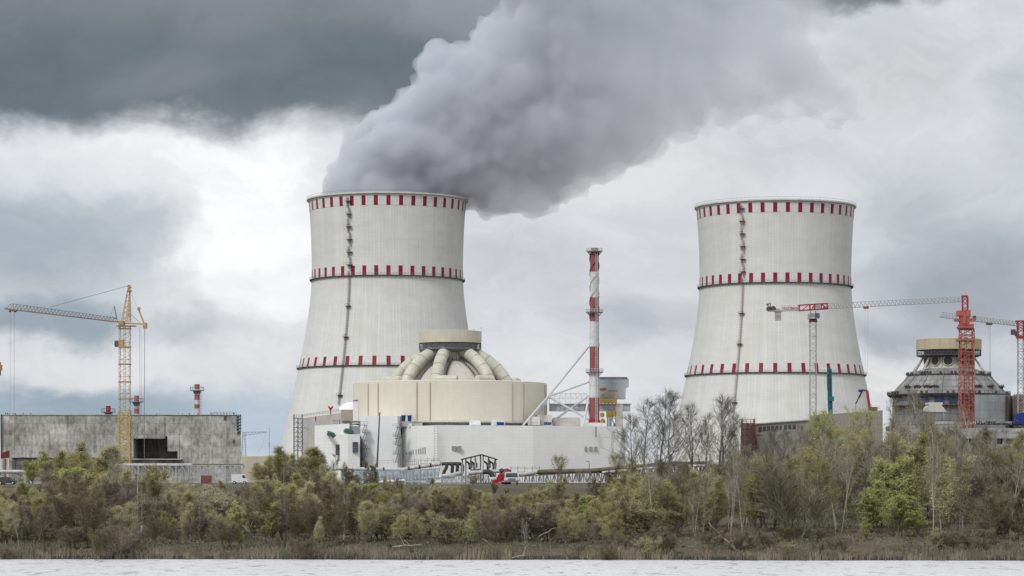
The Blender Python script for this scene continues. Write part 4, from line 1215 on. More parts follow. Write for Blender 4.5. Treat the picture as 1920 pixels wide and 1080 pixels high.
for a_ in (-41, -11, 19, 49, 79, -71):
    a_ = R(a_ + 0); m_ = MB(); q = Vector((ux + 9.45 * sin(a_), UY - 9.45 * cos(a_), zu(676, 9))); d_ = Vector((sin(a_), -cos(a_), 0))
    m_.tube([q - d_ * .3, q + d_ * .32], 1.72, 24); hp = part(m_, 'porthole', 'black_lagging', nk)
    m_ = MB(); 
    u_ = Vector((cos(a_), sin(a_), 0))
    ring = [q + d_ * .36 + (u_ * cos(t_ * PI / 12) + V(0, 0, 1) * sin(t_ * PI / 12)) * 1.8 for t_ in range(25)]
    for A, B in zip(ring, ring[1:]): m_.beam(A, B, .22)
    part(m_, 'porthole_rim', 'beige_metal', hp)
# dome tiers
m_ = MB(); zA, zB_, zC = zu(741, 22), zu(701, 16), zu(690, 10)
m_.lathe(c_, [(22.6, zA), (21.4, zu(731, 21)), (19.6, zu(722, 20)), (17.3, zu(711, 18)), (15.2, zB_ + .5), (12.8, zu(694, 13)), (10, zC)], 96)
part(m_, 'dome', 'round_concrete', UB, 1)
m_ = MB(); m_.lathe(c_, [(21.5, GL - .4), (21.5, zu(741, 22) - .5), (22.6, zA)], 96); part(m_, 'drum_wall', 'round_concrete', UB, 1)
for zr, r_, nm in ((zB_ + .1, 16.2, 12), (zu(737, 22), 23.6, 18)):
    m_ = MB(); m_.lathe(c_, [(r_ - 2, zr - .5), (r_ - .2, zr - .5), (r_, zr), (r_ - 2, zr)], 96)
    for k in range(72):
        a_ = 2 * PI * k / 72
        q = Vector((ux + (r_ - .15) * sin(a_), UY - (r_ - .15) * cos(a_), zr)); m_.beam(q, q + V(0, 0, 1.0 + random.random() * .4), .12)
        if k % 2: m_.beam((ux + (r_ - 1.6) * sin(a_), UY - (r_ - 1.6) * cos(a_), zr - 1.6), q, .2)
        if random.random() < .3: m_.box(q + V(0, .4, .5), (.9, .7, .7 + random.random() * .4), a_)
    m_.lathe(c_, [(r_ - .1, zr + 1.05), (r_, zr + 1.05), (r_, zr + 1.15), (r_ - .1, zr + 1.15)], 96)
    part(m_, 'work_platform', 'dark_steel', UB)
for a_ in (-48, -36, -28, 38, 62, 70, 20, -62):
    for j in range(3):
        m_ = MB(); a2 = R(a_ + j * 3.2); q = Vector((ux + 20.6 * sin(a2), UY - 20.6 * cos(a2), zu(723, 20) + (j % 2) * .25)); m_.box(q, (1.0, 1.3, .3), a2); m_.beam(q, q + V(.4 * sin(a2), -.4 * cos(a2), .8), .12); m_.beam(q - V(0, 0, .9), q, .2)
        part(m_, 'bracket', 'dark_steel', UB)
m_ = MB()
for k in range(16):
    a_ = 2 * PI * k / 16 + .1; pts = [(22.2, zA + .2), (19.75, zu(722, 20) + .05), (17.4, zu(711, 18) + .05), (15.4, zB_ + .6)]
    for (r0, z0), (r1, z1) in zip(pts, pts[1:]): m_.beam((ux + r0 * sin(a_), UY - r0 * cos(a_), z0), (ux + r1 * sin(a_), UY - r1 * cos(a_), z1), .28)
part(m_, 'dome_ribs', 'mid_steel', UB)
for a_, w_ in ((-48, 9), (-35, 13), (-18, 10), (-5, 9), (8, 10), (20, 7)):
    m_ = MB(); m_.lathe(c_, [(21.75, zu(757, 22)), (21.85, zu(752, 22)), (22.1, zu(744, 22))], 5, R(a_ - w_ * .5), R(a_ + w_ * .42))
    part(m_, 'tarpaulin', 'blue_tarp', UB, label='blue tarpaulin strip hung below the lower platform')
m_ = MB(); m_.lathe(c_, [(21.5, zu(759, 22)), (22.9, zu(759, 22)), (22.9, zu(757.6, 22)), (21.5, zu(757.6, 22))], 72, -PI / 2.2, PI / 3)
for k in range(30):
    a_ = R(-78 + k * 4.6); q = Vector((ux + 22.8 * sin(a_), UY - 22.8 * cos(a_), zu(759, 22))); m_.beam(q, q + V(0, 0, 1.3), .12); m_.beam(q, q - V(0, 0, 2.2), .18)
part(m_, 'scaffold_walk', 'scaffold_brown', UB)
m_ = MB(); m_.prism([pp(1826, 1002), pp(1885, 1004), pp(1901, 1016), pp(1901, 1070), pp(1826, 1070)], zb, Z(740, 1003)); part(m_, 'side_wall', 'bluegrey_concrete', UB)
m_ = MB(); m_.pbox(1886.5, 1890.5, 742, 780, 1001.5, 1.6)
for i in range(8): m_.pbox(1885.5, 1891.5, 744 + i * 4.6, 744.8 + i * 4.6, 1001, 2.4)
part(m_, 'shaft_scaffold', 'scaffold_brown', UB)
m_ = MB()
A, B = 1901.5, 1960
for i in range(12):
    x_ = A + (B - A) * i / 11
    for yq in (1000, 1004): m_.beam(at(x_, 800, yq), at(x_, 738, yq), .2)
for j in range(14):
    py = 740 + j * 4.4; m_.beam(at(A, py, 1000), at(B, py, 1000), .2); m_.pbox(A, B, py + 1, py + 3.4, 1002.5, .15)
part(m_, 'scaffold', 'scaffold_brown', UB)
m_ = MB(); m_.pbox(1902, 1950, 741, 802, 1008, 40); part(m_, 'rear_wall', 'raw_concrete', UB)
m_ = MB(); m_.pbox(1739, 1768, 754.5, 758.5, 990, 5.5)
A_, B_ = at(1731, 772, 990), at(1775, 772, 990); C1, D1 = at(1742, 758.5, 990), at(1765, 758.5, 990)
m_.add([A_, B_, B_ + V(0, 9, 0), A_ + V(0, 9, 0), C1, D1, D1 + V(0, 6, 0), C1 + V(0, 6, 0)], [(0,3,2,1),(4,5,6,7),(0,1,5,4),(1,2,6,5),(2,3,7,6),(3,0,4,7)])
part(m_, 'hopper_roof', 'pale_plaster', UB)
# lower concrete floors under construction
LB = thing('unfinished_building', 'low unfinished concrete floors with dark window bays at the right edge', 'building', at(1860, 900, 840))
m_ = MB(); m_.pbox(1788, 2060, 809, 822, 840, 40); m_.pbox(1800, 2060, 803, 809, 848, 34); m_.pbox(1788, 2060, 833, 841, 838, 40); part(m_, 'floor_slab', 'slab_concrete', LB)
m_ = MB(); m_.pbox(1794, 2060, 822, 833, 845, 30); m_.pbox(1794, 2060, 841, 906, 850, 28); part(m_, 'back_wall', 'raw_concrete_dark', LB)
for px in (1790, 1812, 1836, 1858, 1880, 1899, 1916, 1950, 1990): m_ = MB(); m_.pbox(px, px + 4, 822, 833, 841, 2); part(m_, 'column', 'slab_concrete', LB); m_ = MB(); m_.pbox(px, px + 4, 841, 906, 842, 2); part(m_, 'column', 'slab_concrete', LB)
for a_, b_x in ((1869, 1877), (1884, 1898), (1903, 1915)):
    m_ = MB(); m_.pbox(a_, b_x, 823, 832, 842.5, .5); part(m_, 'window', 'window_glass', LB)
for a_, b_x, t_, b2, yq, dq in ((1680, 1830, 797, 806, 905, 25), (1700, 1900, 790, 796, 985, 10), (1690, 1789, 806, 904, 880, 20)):
    m_ = MB(); m_.pbox(a_, b_x, t_, b2, yq, dq); part(m_, 'podium', 'raw_concrete', LB)
m_ = MB()
for a_, b_x, t_, b2 in ((1905, 1914, 776, 787), (1914, 1922, 774, 788), (1903, 1922, 789, 795)): m_.pbox(a_, b_x, t_, b2, 980, 4)
tag(m_.build('site_cabin', 'blue_plastic', loc=at(1912, 796, 980)), 'stacked dark blue site cabins at the right edge by the brown scaffold', 'site cabin')
m_ = MB()
for i in range(30):
    px = 1830 + i * 3.2; w_ = random.uniform(1, 3); m_.pbox(px, px + w_, 795 - random.uniform(1, 6), 797, 985 - (i % 3), 2)
tag(m_.build('building_rubble', ['dark_steel'], loc=at(1870, 797, 985)), 'dark heap of formwork and rebar on the slab by the blue cabins', 'formwork', kind='stuff')

# office building, middle right
OB = thing('office_building', 'long brown-grey building with one row of windows, right of the maroon access tower', 'building', at(1500, 900, 950))
m_ = MB(); zt_ = Z(795, 900)
YA, YB = 900, 800
m_.prism([pp(1389, 880), pp(1414, 900), pp(1520, 840), pp(1520, 1000), pp(1389, 1000)], zb, Z(795.5, 900)); part(m_, 'wall', 'brown_plaster', OB)
m_ = MB(); m_.prism([pp(1520, 839), pp(1655, 775), pp(1655, 980), pp(1520, 980)], zb, Z(784.5, 839) + .9); part(m_, 'rear_wing', 'brown_plaster', OB)
m_ = MB(); m_.pbox(1626, 1655, 770.5, 783, 820, 12); m_.pbox(1584, 1592, 777, 783, 830, 5); part(m_, 'roof_house', 'brown_plaster', OB)
for i in range(9):
    p_, q_ = 1423 + i * 8, 1429 + i * 8
    Yp, Yq = 900 - 60 * (p_ - 1414) / 106, 900 - 60 * (q_ - 1414) / 106
    m_ = MB(); zz = Z(804.5, 895); m_.beam((X(p_, Yp), Yp - .3, zz), (X(q_, Yq), Yq - .3, zz), .5, 1.5)
    part(m_, 'window', 'window_glass', OB)
m_ = MB(); m_.beam((X(1414, 899), 899.4, Z(795.5, 900) + .1), (X(1520, 839), 839.4, Z(795.5, 900) + .1), .5, .35); part(m_, 'roof_edge', 'slab_concrete', OB)
# brown roof frame seen through the trees
BF = MB(); BF.beam(at(1572, 812, 760), at(1636, 811, 760), .6); BF.beam(at(1637, 812, 760), at(1637, 870, 760), .5); BF.beam(at(1562, 812, 760), at(1572, 812, 760), 1.1); BF.beam(at(1566, 812, 760), at(1566, 906, 760), .5)
tag(BF.build('steel_gantry', 'beam_orange', loc=at(1600, 904, 760)), 'orange-brown steel portal frame seen through bare trees', 'steel frame')

# ------------------------------------------------------------------ concrete building, left
CBY = 800.0
CB = thing('concrete_building', 'long raw grey concrete building with a dark recess, behind the yellow crane', 'building', at(226, 900, CBY))
m_ = MB(); dpt = 40.0
m_.pbox(1, 250, 778.5, 906, CBY, dpt); part(m_, 'left_wall', 'raw_concrete', CB)
m_ = MB(); m_.prism([pp(333, CBY), pp(452, CBY), pp(451, CBY + dpt), pp(333, CBY + dpt)], Z(906, CBY), Z(810, CBY)); m_.prism([pp(310, CBY), pp(443.5, CBY), pp(442.5, CBY + dpt), pp(310, CBY + dpt)], Z(810, CBY), Z(779.5, CBY)); m_.pbox(333.2, 335.5, 811, 860, CBY - .25, .25); part(m_, 'right_wall', 'raw_concrete', CB)
m_ = MB(); m_.pbox(250, 310, 779.2, 822, CBY, dpt); m_.pbox(310, 333, 810, 818, CBY + .05, dpt); m_.pbox(250, 333, 860, 906, CBY, dpt); part(m_, 'lintel_wall', 'raw_concrete', CB)
m_ = MB(); m_.pbox(246, 338, 812, 866, CBY + 9, 4); part(m_, 'recess_wall', 'raw_concrete_dark', CB)
m_ = MB(); m_.prism([(X(314, CBY), CBY + .02), (X(333, CBY), CBY + .02), (X(333, CBY), CBY + 8.8), (X(330, CBY), CBY + 8.8)], Z(846, CBY), Z(818, CBY)); part(m_, 'reveal_wall', 'raw_concrete', CB)
m_ = MB(); m_.prism([pp(1, CBY - .2), pp(444, CBY - .2), pp(442.6, CBY + dpt), pp(1, CBY + dpt)], Z(778.6, CBY), Z(777.3, CBY)); part(m_, 'parapet', 'slab_concrete', CB)
for i in range(34):
    m_ = MB(); px = random.choice((random.uniform(395, 443), random.uniform(10, 30), random.uniform(20, 440)))
    q = at(px, 777.2, CBY + 1); m_.beam(q, q + V(0, 0, random.uniform(.15, .6)), .07 + random.random() * .2); part(m_, 'roof_fitting', 'dark_steel', CB)
m_ = MB(); m_.rail([at(395, 777, CBY + 2), at(443, 777, CBY + 2)], .7, .08, 1.0)
part(m_, 'roof_railing', 'dark_steel', CB)
m_ = MB(); m_.beam(at(2.5, 777, CBY - .4), at(2.5, 880, CBY - .4), .3); m_.beam(at(309, 781, CBY - .1), at(309, 822, CBY - .1), .12); part(m_, 'downpipe', 'dark_steel', CB)
m_ = MB(); m_.pbox(22, 248, 856.5, 858, CBY - 1.6, 1.6); m_.pbox(236, 340, 860, 862, CBY - 2.6, 2.6); part(m_, 'ledge', 'slab_concrete', CB)
m_ = MB()
for (a_, b_x, t_, b2) in ((22, 60, 859, 900), (75, 160, 862, 902)): m_.pbox(a_, b_x, t_, b2, CBY - .8, .8)
part(m_, 'lower_wall', 'raw_concrete_dark', CB)
m_ = MB(); m_.pbox(436, 440, 824, 830, CBY - .1, .1); m_.pbox(420, 423, 779.5, 787, CBY - .3, .3); part(m_, 'wall_patch', 'raw_concrete_dark', CB)
# stair cage on the building's corner
ST = MB(); Yq = CBY - .4
for px in (444.5, 448, 451): 
    ST.beam(at(px, 808.5, Yq), at(px, 777, Yq), .25); ST.beam(at(px, 808.5, Yq + 2.5), at(px, 777, Yq + 2.5), .25)
for i in range(6):
    py = 779 + i * 5.8; ST.pbox(443.8, 451.8, py, py + .9, Yq, 2.6); ST.beam(at(444, py + 5.8, Yq), at(451, py, Yq), .28); ST.pbox(444.5, 448, py + 1.6, py + 4.6, Yq + .3, 1)
tag(ST.build('stair_cage', 'green_duct', loc=at(448, 808.5, Yq)), 'dark teal stair cage on the right corner of the concrete building', 'stair cage')
# red panels, low
RP = thing('site_gate', 'rust red panels on red and white posts at the left edge', 'gate', at(10, 900, 770))
m_ = MB()
m_.add([at(1, 850, 770), at(18, 844, 770), at(18, 858, 770), at(1, 860, 770), at(1, 850, 770.6), at(18, 844, 770.6), at(18, 858, 770.6), at(1, 860, 770.6)], [(0,1,2,3),(7,6,5,4),(0,4,5,1),(1,5,6,2),(2,6,7,3),(3,7,4,0)])
part(m_, 'panel', 'maroon_steel', RP)
for i, px in enumerate((3.5, 9.5, 15.5)):
    m_ = MB(); m_.cur = i % 2; m_.pbox(px - 1.6, px + 1.2, 860, 905, 770, .6); part(m_, 'post', ['chimney_white', 'chimney_red'], RP)

# three banded chimneys behind it
def small_chimney(px, top, hw, bands_, label, Yq=980.0):
    root = thing('banded_chimney', label, 'chimney', at(px, 900, Yq), 'red and white chimneys behind the concrete building')
    c = (X(px, Yq), Yq); s = Yq / FPX; mm = ['faded_red', 'chimney_white', 'bright_red']
    m_ = MB()
    for a_, b_x, k_, w_ in bands_: m_.cur = k_; m_.lathe(c, [(w_ * s, Z(a_, Yq)), (w_ * s, Z(b_x, Yq))], 24)
    m_.lathe(c, [(hw * s, Z(top, Yq)), (hw * s * .8, Z(top, Yq)), (hw * s * .8, Z(top + 8, Yq))], 24)
    part(m_, 'shaft', mm, root, 1)
    z = Z(top + 12, Yq); r_ = 13 * s
    m_ = MB(); m_.lathe(c, [(hw * s, z - .2), (r_, z - .1), (r_, z + .12), (hw * s, z + .12)], 24)
    m_.lathe(c, [(hw * s, z - 1.4), (r_ * .6, z - .15)], 12)
    pf = part(m_, 'platform', 'mid_steel', root)
    m_ = MB()
    for k in range(14):
        a_ = 2 * PI * k / 14; q = Vector((c[0] + r_ * sin(a_), Yq - r_ * cos(a_), z)); m_.beam(q, q + V(0, 0, 1.3), .09)
    m_.lathe(c, [(r_ - .05, z + 1.25), (r_ + .05, z + 1.25), (r_ + .05, z + 1.35), (r_ - .05, z + 1.35)], 24)
    part(m_, 'railing', 'mid_steel', pf)
    m_ = MB(); xq = c[0] + (hw + 3) * s; m_.ladder((xq, Yq - 1, GL), (xq, Yq - 1, z), .5, .09, 1.2); part(m_, 'ladder', 'mid_steel', root)
    return root
small_chimney(369.5, 720.5, 5, [(900, 766, 1, 5.4), (766, 758, 0, 5.2), (758, 750, 1, 5.1), (750, 740, 0, 5.1), (740, 733, 1, 5.3), (733, 730, 1, 6), (730, 720.5, 0, 5)], 'tallest banded chimney, standing clear right of the yellow crane')
small_chimney(256, 742, 4.6, [(900, 776, 1, 5), (776, 766, 0, 4.6), (766, 756, 1, 4.6), (756, 752, 0, 5), (752, 742, 0, 4.6)], 'shorter banded chimney just right of the yellow crane mast')
small_chimney(203, 761, 4.6, [(900, 772, 1, 4.4), (772, 761, 2, 4.6)], 'bright red chimney top barely above the roof, left of the yellow crane')

# beige shed, distant crane and mast in the gap
BS = MB(); BS.pbox(452.5, 520, 855.5, 905, 980, 60); tag(BS.build('beige_shed', 'beige_wall', loc=at(486, 905, 980)), 'plain beige shed in the gap right of the concrete building', 'shed')
m_ = MB(); m_.box((X(486, 985), 1010, GL + 4), (.1, .1, .1))
Y_ = 1300.0; DC = thing('portal_crane', 'pale blue-grey distant crane with a jib to the right, by the concrete wall', 'crane', at(458, 860, Y_))
m_ = MB()
for px, q_ in ((455.5, 453), (459, 461)):
    m_.beam(at(px, 811, Y_), at(q_, 858, Y_), .5)
for i in range(9): m_.beam(at(455.4 - i * .25, 812 + i * 5, Y_), at(459.2 + i * .25, 815 + i * 5, Y_), .2)
part(m_, 'mast', 'bluegrey_steel', DC)
m_ = MB(); m_.beam(at(454, 810.5, Y_), at(499, 809.5, Y_), .3); m_.beam(at(456, 817, Y_), at(499, 810.5, Y_), .3)
for i in range(6): m_.beam(at(458 + i * 7, 810.4, Y_), at(461 + i * 7, 816 - i * .9, Y_), .2); m_.beam(at(461 + i * 7, 816 - i * .9, Y_), at(465 + i * 7, 810.4, Y_), .2)
part(m_, 'jib', 'bluegrey_steel', DC)
m_ = MB(); m_.beam(at(499, 811, Y_), at(490, 839, Y_), .14); m_.beam(at(490, 839, Y_), at(482, 849, Y_), .12); part(m_, 'rope', 'bluegrey_steel', DC)
m_ = MB(); q = at(505, 857, 1250); m_.beam(q, at(505, 803, 1250), .3); m_.pbox(502.5, 507.5, 832, 833, 1250, 1); m_.pbox(502.5, 507.5, 836, 837, 1250, 1)
tag(m_.build('antenna_mast', 'bluegrey_steel', loc=q), 'slim distant antenna mast in the gap between the shed and the trees', 'mast')

# ------------------------------------------------------------------ pipe racks and yard things
def pipe_rack(name, label, pts, Yf, bay, mt, leg_bot, deck=None, group='steel pipe racks in the yard'):
    """pts: (px, top row) polyline, distance from Yf(px); posts to the ground, truss between"""
    P_ = [at(px, py, Yf(px)) for px, py in pts]
    root = thing(name, label, 'pipe rack', (P_[0].x, P_[0].y, GL), group)
    mt_, posts = MB(), []
    for A, B in zip(P_, P_[1:]):
        L = (B - A).length; n = max(1, round(L / bay))
        for off in (0, 2.4):
            mt_.beam(A + V(0, off, 0), B + V(0, off, 0), .22); mt_.beam(A + V(0, off, -leg_bot), B + V(0, off, -leg_bot), .2)
            for i in range(n):
                a_, b_x = A.lerp(B, i / n) + V(0, off, 0), A.lerp(B, (i + 1) / n) + V(0, off, 0)
                if i % 2: mt_.beam(a_, b_x - V(0, 0, leg_bot), .13)
                else: mt_.beam(a_ - V(0, 0, leg_bot), b_x, .13)
                mt_.beam(a_, a_ - V(0, 0, leg_bot), .13)
                if i % 4 == 0: posts.append((a_, (a_.x, a_.y, GL - .2)))
                if i % 4 == 0 and off == 0: mt_.beam(a_, a_ + V(0, 2.4, 0), .16); mt_.beam(a_ - V(0, 0, leg_bot), a_ + V(0, 2.4, -leg_bot), .16)
    part(mt_, 'truss', mt, root)
    for a_, b_x in posts[:90]:
        ml = MB(); ml.beam(a_, b_x, .3); part(ml, 'post', mt, root)
    return root
def pipe(parent, pts, r, mt, name='pipe', n=12):
    m_ = MB(); m_.tube([at(*p_) for p_ in pts], r, n); return part(m_, name, mt, parent, 1)
r1 = pipe_rack('pipe_rack', 'pale steel truss rack running along the foot of the concrete building', [(120, 873), (330, 873), (457, 873)], lambda px: 690, 1.6, 'galvanised', 3.0)
pipe(r1, [(160, 871.5, 691), (360, 871.5, 691)], .35, 'silver_pipe'); pipe(r1, [(240, 872, 692), (457, 872, 692)], .28, 'brown_lagging')
m_ = MB(); m_.rail([at(180, 860, 695), at(250, 860, 695)], 1.6, .12, 2); m_.pbox(156, 176, 866, 893, 694, .3); m_.pbox(178, 186, 866, 893, 694, .3)
part(m_, 'cladding', 'galvanised', r1)
r2 = pipe_rack('pipe_rack', 'low silver pipe rack with slanting struts at the left edge', [(-20, 888), (112, 887)], lambda px: 640, 2.2, 'galvanised', 2.4)
pipe(r2, [(-20, 884.5, 640), (112, 884, 640)], .42, 'silver_pipe'); pipe(r2, [(-20, 885.5, 642), (112, 885, 642)], .35, 'silver_pipe')
m_ = MB()
for s_ in (-12, 0, 12): m_.beam(at(47, 888, 638), at(47 + s_, 906, 638), .3)
part(m_, 'strut', 'light_steel', r2)
Yr = lambda px: 640 - (px - 480) * .18 if px < 900 else 560
r3 = pipe_rack('pipe_rack', 'blue-grey truss rack under the rising silver pipe, before the white building', [(640, 884), (760, 883), (824, 878)], Yr, .75, 'bluegrey_steel', 2.4)
pipe(r3, [(596, 882, 642), (640, 878.5, 640), (700, 880, 606), (762, 880.5, 602)], .42, 'silver_pipe')
pipe(r3, [(752, 881, 601), (775, 877, 600), (826, 869.5, 598)], .42, 'silver_pipe')
m_ = MB()
for px, py, Yq in ((640, 879, 639), (686, 880, 612), (718, 880.4, 603), (765, 879, 600), (785, 875.6, 599), (806, 872.5, 598.5)):
    q = at(px, py, Yq); m_.tube([q, q + V(.35, 0, .03)], .5, 12)
part(m_, 'pipe_bands', 'black_lagging', r3)
for k in range(4):
    x0_ = 825 + k * 9.5; pts = [(x0_, 869.5 - k * .2, 598 + k)]
    for i in range(9):
        a_ = i / 8 * PI * .62; pts.append((x0_ + 8 + 6 * sin(a_), 869.5 + 6.2 - 6.2 * cos(a_), 598 + k))
    pts.append((x0_ + 8 + (-1 if k == 0 else 5), 891 if k < 2 else 888, 598 + k))
    if k == 0: pts = [(828, 870, 598), (834, 869.4, 598), (838, 871.5, 598), (837, 877, 598), (833, 884, 598), (831, 891, 598)]
    pipe(r3, pts, .38, 'black_lagging', 'pipe_elbow')
pipe(r3, [(828, 894, 596), (850, 891, 596), (864, 887.5, 597)], .55, 'silver_pipe')
r4 = pipe_rack('pipe_rack', 'white railed lower rack below the rising silver pipe', [(735, 904), (822, 896)], lambda px: 590, 1.2, 'light_steel', 1.0)
pipe(r4, [(690, 905, 590), (745, 902, 590), (826, 894.5, 590)], .3, 'white_paint')
r5 = pipe_rack('pipe_rack', 'grey slatted rack between the black pipe elbows and the red truck', [(828, 893), (920, 892)], lambda px: 590, .55, 'galvanised', 1.7)
pipe(r5, [(878, 887, 588), (908, 885, 588), (915, 885, 588)], .5, 'silver_pipe')
pipe(r5, [(905, 885, 587), (916, 884.5, 587), (921, 887, 587), (925, 896, 587), (930, 903, 587)], .55, 'black_lagging', 'pipe_elbow')
pipe(r5, [(884, 884.8, 589), (900, 883.5, 589)], .56, 'black_lagging', 'pipe_elbow')
pipe(r5, [(920, 899, 586), (945, 897, 586), (962, 896, 586)], .5, 'silver_pipe'); pipe(r5, [(912, 884.5, 590), (940, 883, 590)], .42, 'silver_pipe')
for x0_ in (941, 951): pipe(r5, [(x0_ - 4, 884, 586), (x0_, 882, 586), (x0_ + 4, 884, 586), (x0_ + 3, 889, 586), (x0_ - .5, 898, 586)], .52, 'black_lagging', 'pipe_elbow')
# long rack on the right
Yl = lambda px: 560 + max(0, (1320 - px)) * .12
r6 = pipe_rack('pipe_rack', 'long dark pipe rack running right from the truck behind the bare trees', [(966, 894), (1060, 888), (1250, 874), (1330, 872)], Yl, 1.15, 'mid_steel', 2.6)
pipe(r6, [(965, 892, Yl(965)), (1012, 885, Yl(1012))], .45, 'silver_pipe')
pipe(r6, [(1010, 885.5, Yl(1010)), (1034, 884, Yl(1034)), (1180, 882, Yl(1180) + 1)], .55, 'brown_lagging')
pipe(r6, [(1110, 882.5, Yl(1110)), (1250, 870.5, Yl(1250)), (1330, 869, Yl(1330))], .5, 'brown_lagging')
pipe(r6, [(1130, 886, Yl(1130) - 1), (1250, 875, Yl(1250) - 1), (1330, 873, Yl(1330) - 1)], .3, 'silver_pipe')
pipe(r6, [(966, 905, Yl(966)), (1330, 905, Yl(1330))], .14, 'silver_pipe')
r7 = pipe_rack('pipe_rack', 'dark rack with a white pipe on top in front of the unfinished buildings', [(1330, 872), (1940, 872)], lambda px: 560, 1.7, 'mid_steel', 3.0)
pipe(r7, [(1330, 869.5, 560), (1600, 870.5, 560), (1940, 870.5, 560)], .32, 'silver_pipe'); pipe(r7, [(1330, 873, 562), (1940, 873, 562)], .35, 'brown_lagging')
pipe(r7, [(1380, 904, 556), (1640, 904, 556)], .22, 'white_paint')
m_ = MB(); q = at(1268, 870, 556); m_.box(q, (2.2, 1.5, 1.1)); part(m_, 'valve_box', 'dark_steel', r6)

# gabled pipe shelter
SH = thing('pipe_shelter', 'open gabled steel shelter over dark vertical pipes, left of the truck', 'shelter', at(899, 904, 592))
m_ = MB()
for Yq in (590, 595):
    m_.beam(at(865, 861.5, Yq), at(903, 852.6, Yq), .3); m_.beam(at(903, 852.6, Yq), at(932, 861.5, Yq), .3)
    m_.beam(at(866, 862, Yq), at(931, 862, Yq), .14) if False else None
for px, py in ((865, 861.5), (903, 852.6), (932, 861.5)): m_.beam(at(px, py, 589), at(px, py, 596.5), .25)
A, B, C_, D_ = at(864, 861.2, 589), at(903, 852, 589), at(903, 852, 596.5), at(864, 861.2, 596.5)
roof = part(m_, 'roof_frame', 'dark_steel', SH)
m_ = MB(); A, B, E = at(864, 861.3, 589), at(903, 852, 589), at(933, 861.3, 589)
for p_, q_ in ((A, B), (B, E)): m_.add([p_, q_, q_ + V(0, 7.5, 0), p_ + V(0, 7.5, 0), p_ + V(0, 0, .1), q_ + V(0, 0, .1), q_ + V(0, 7.5, .1), p_ + V(0, 7.5, .1)], [(0,3,2,1),(4,5,6,7),(0,1,5,4),(1,2,6,5),(2,3,7,6),(3,0,4,7)])
part(m_, 'roof', 'mid_steel', SH)
for px in (867, 873.5, 883, 891, 901, 906, 916, 929):
    m_ = MB(); top = 861.5 - (px - 865) * 8.9 / 38 if px < 903 else 852.6 + (px - 903) * 8.9 / 29
    m_.beam(at(px, 905, 590 + (px % 3) * 2), at(px, top, 590 + (px % 3) * 2), .3); part(m_, 'post', 'galvanised', SH)
for px in (880, 889, 914, 925):
    m_ = MB(); q = at(px, 880, 593); m_.tube([q, q + V(0, 0, 1.0), q + V(-.3, 0, 1.5), q + V(-.9, 0, 1.8)], .2, 8); part(m_, 'riser_pipe', 'black_lagging', SH)
    m_ = MB(); q = at(px + 3, 874, 592); m_.lathe((q.x, q.y), [(.05, q.z - .5), (.4, q.z - .3), (.4, q.z + .6), (.15, q.z + .9), (.15, q.z + 1.6), (.02, q.z + 1.6)], 12); part(m_, 'valve', 'galvanised', SH)

# wire fence with bars, lamp post
FE = thing('bar_fence', 'thin grey bar fence in front of the white wall, right of the truck', 'fence', at(985, 900, 640))
m_ = MB()
for px in (958, 971, 984, 998, 1012): m_.beam(at(px, 905, 640), at(px, 874, 640), .14)
for py in (877.5, 885): m_.beam(at(957, py, 640), at(1012, py, 640), .12)
part(m_, 'bars', 'mid_steel', FE)
m_ = MB(); q = at(1105, 902, 620); m_.tube([q, at(1105, 868, 620), at(1104, 866, 620), at(1101.5, 865, 620)], [.12, .08, .07, .07], 8); m_.box(at(1101, 865, 620), (.7, .25, .15))
tag(m_.build('lamp_post', 'mid_steel', loc=q), 'thin curved lamp post by the right end of the white wall', 'lamp post')

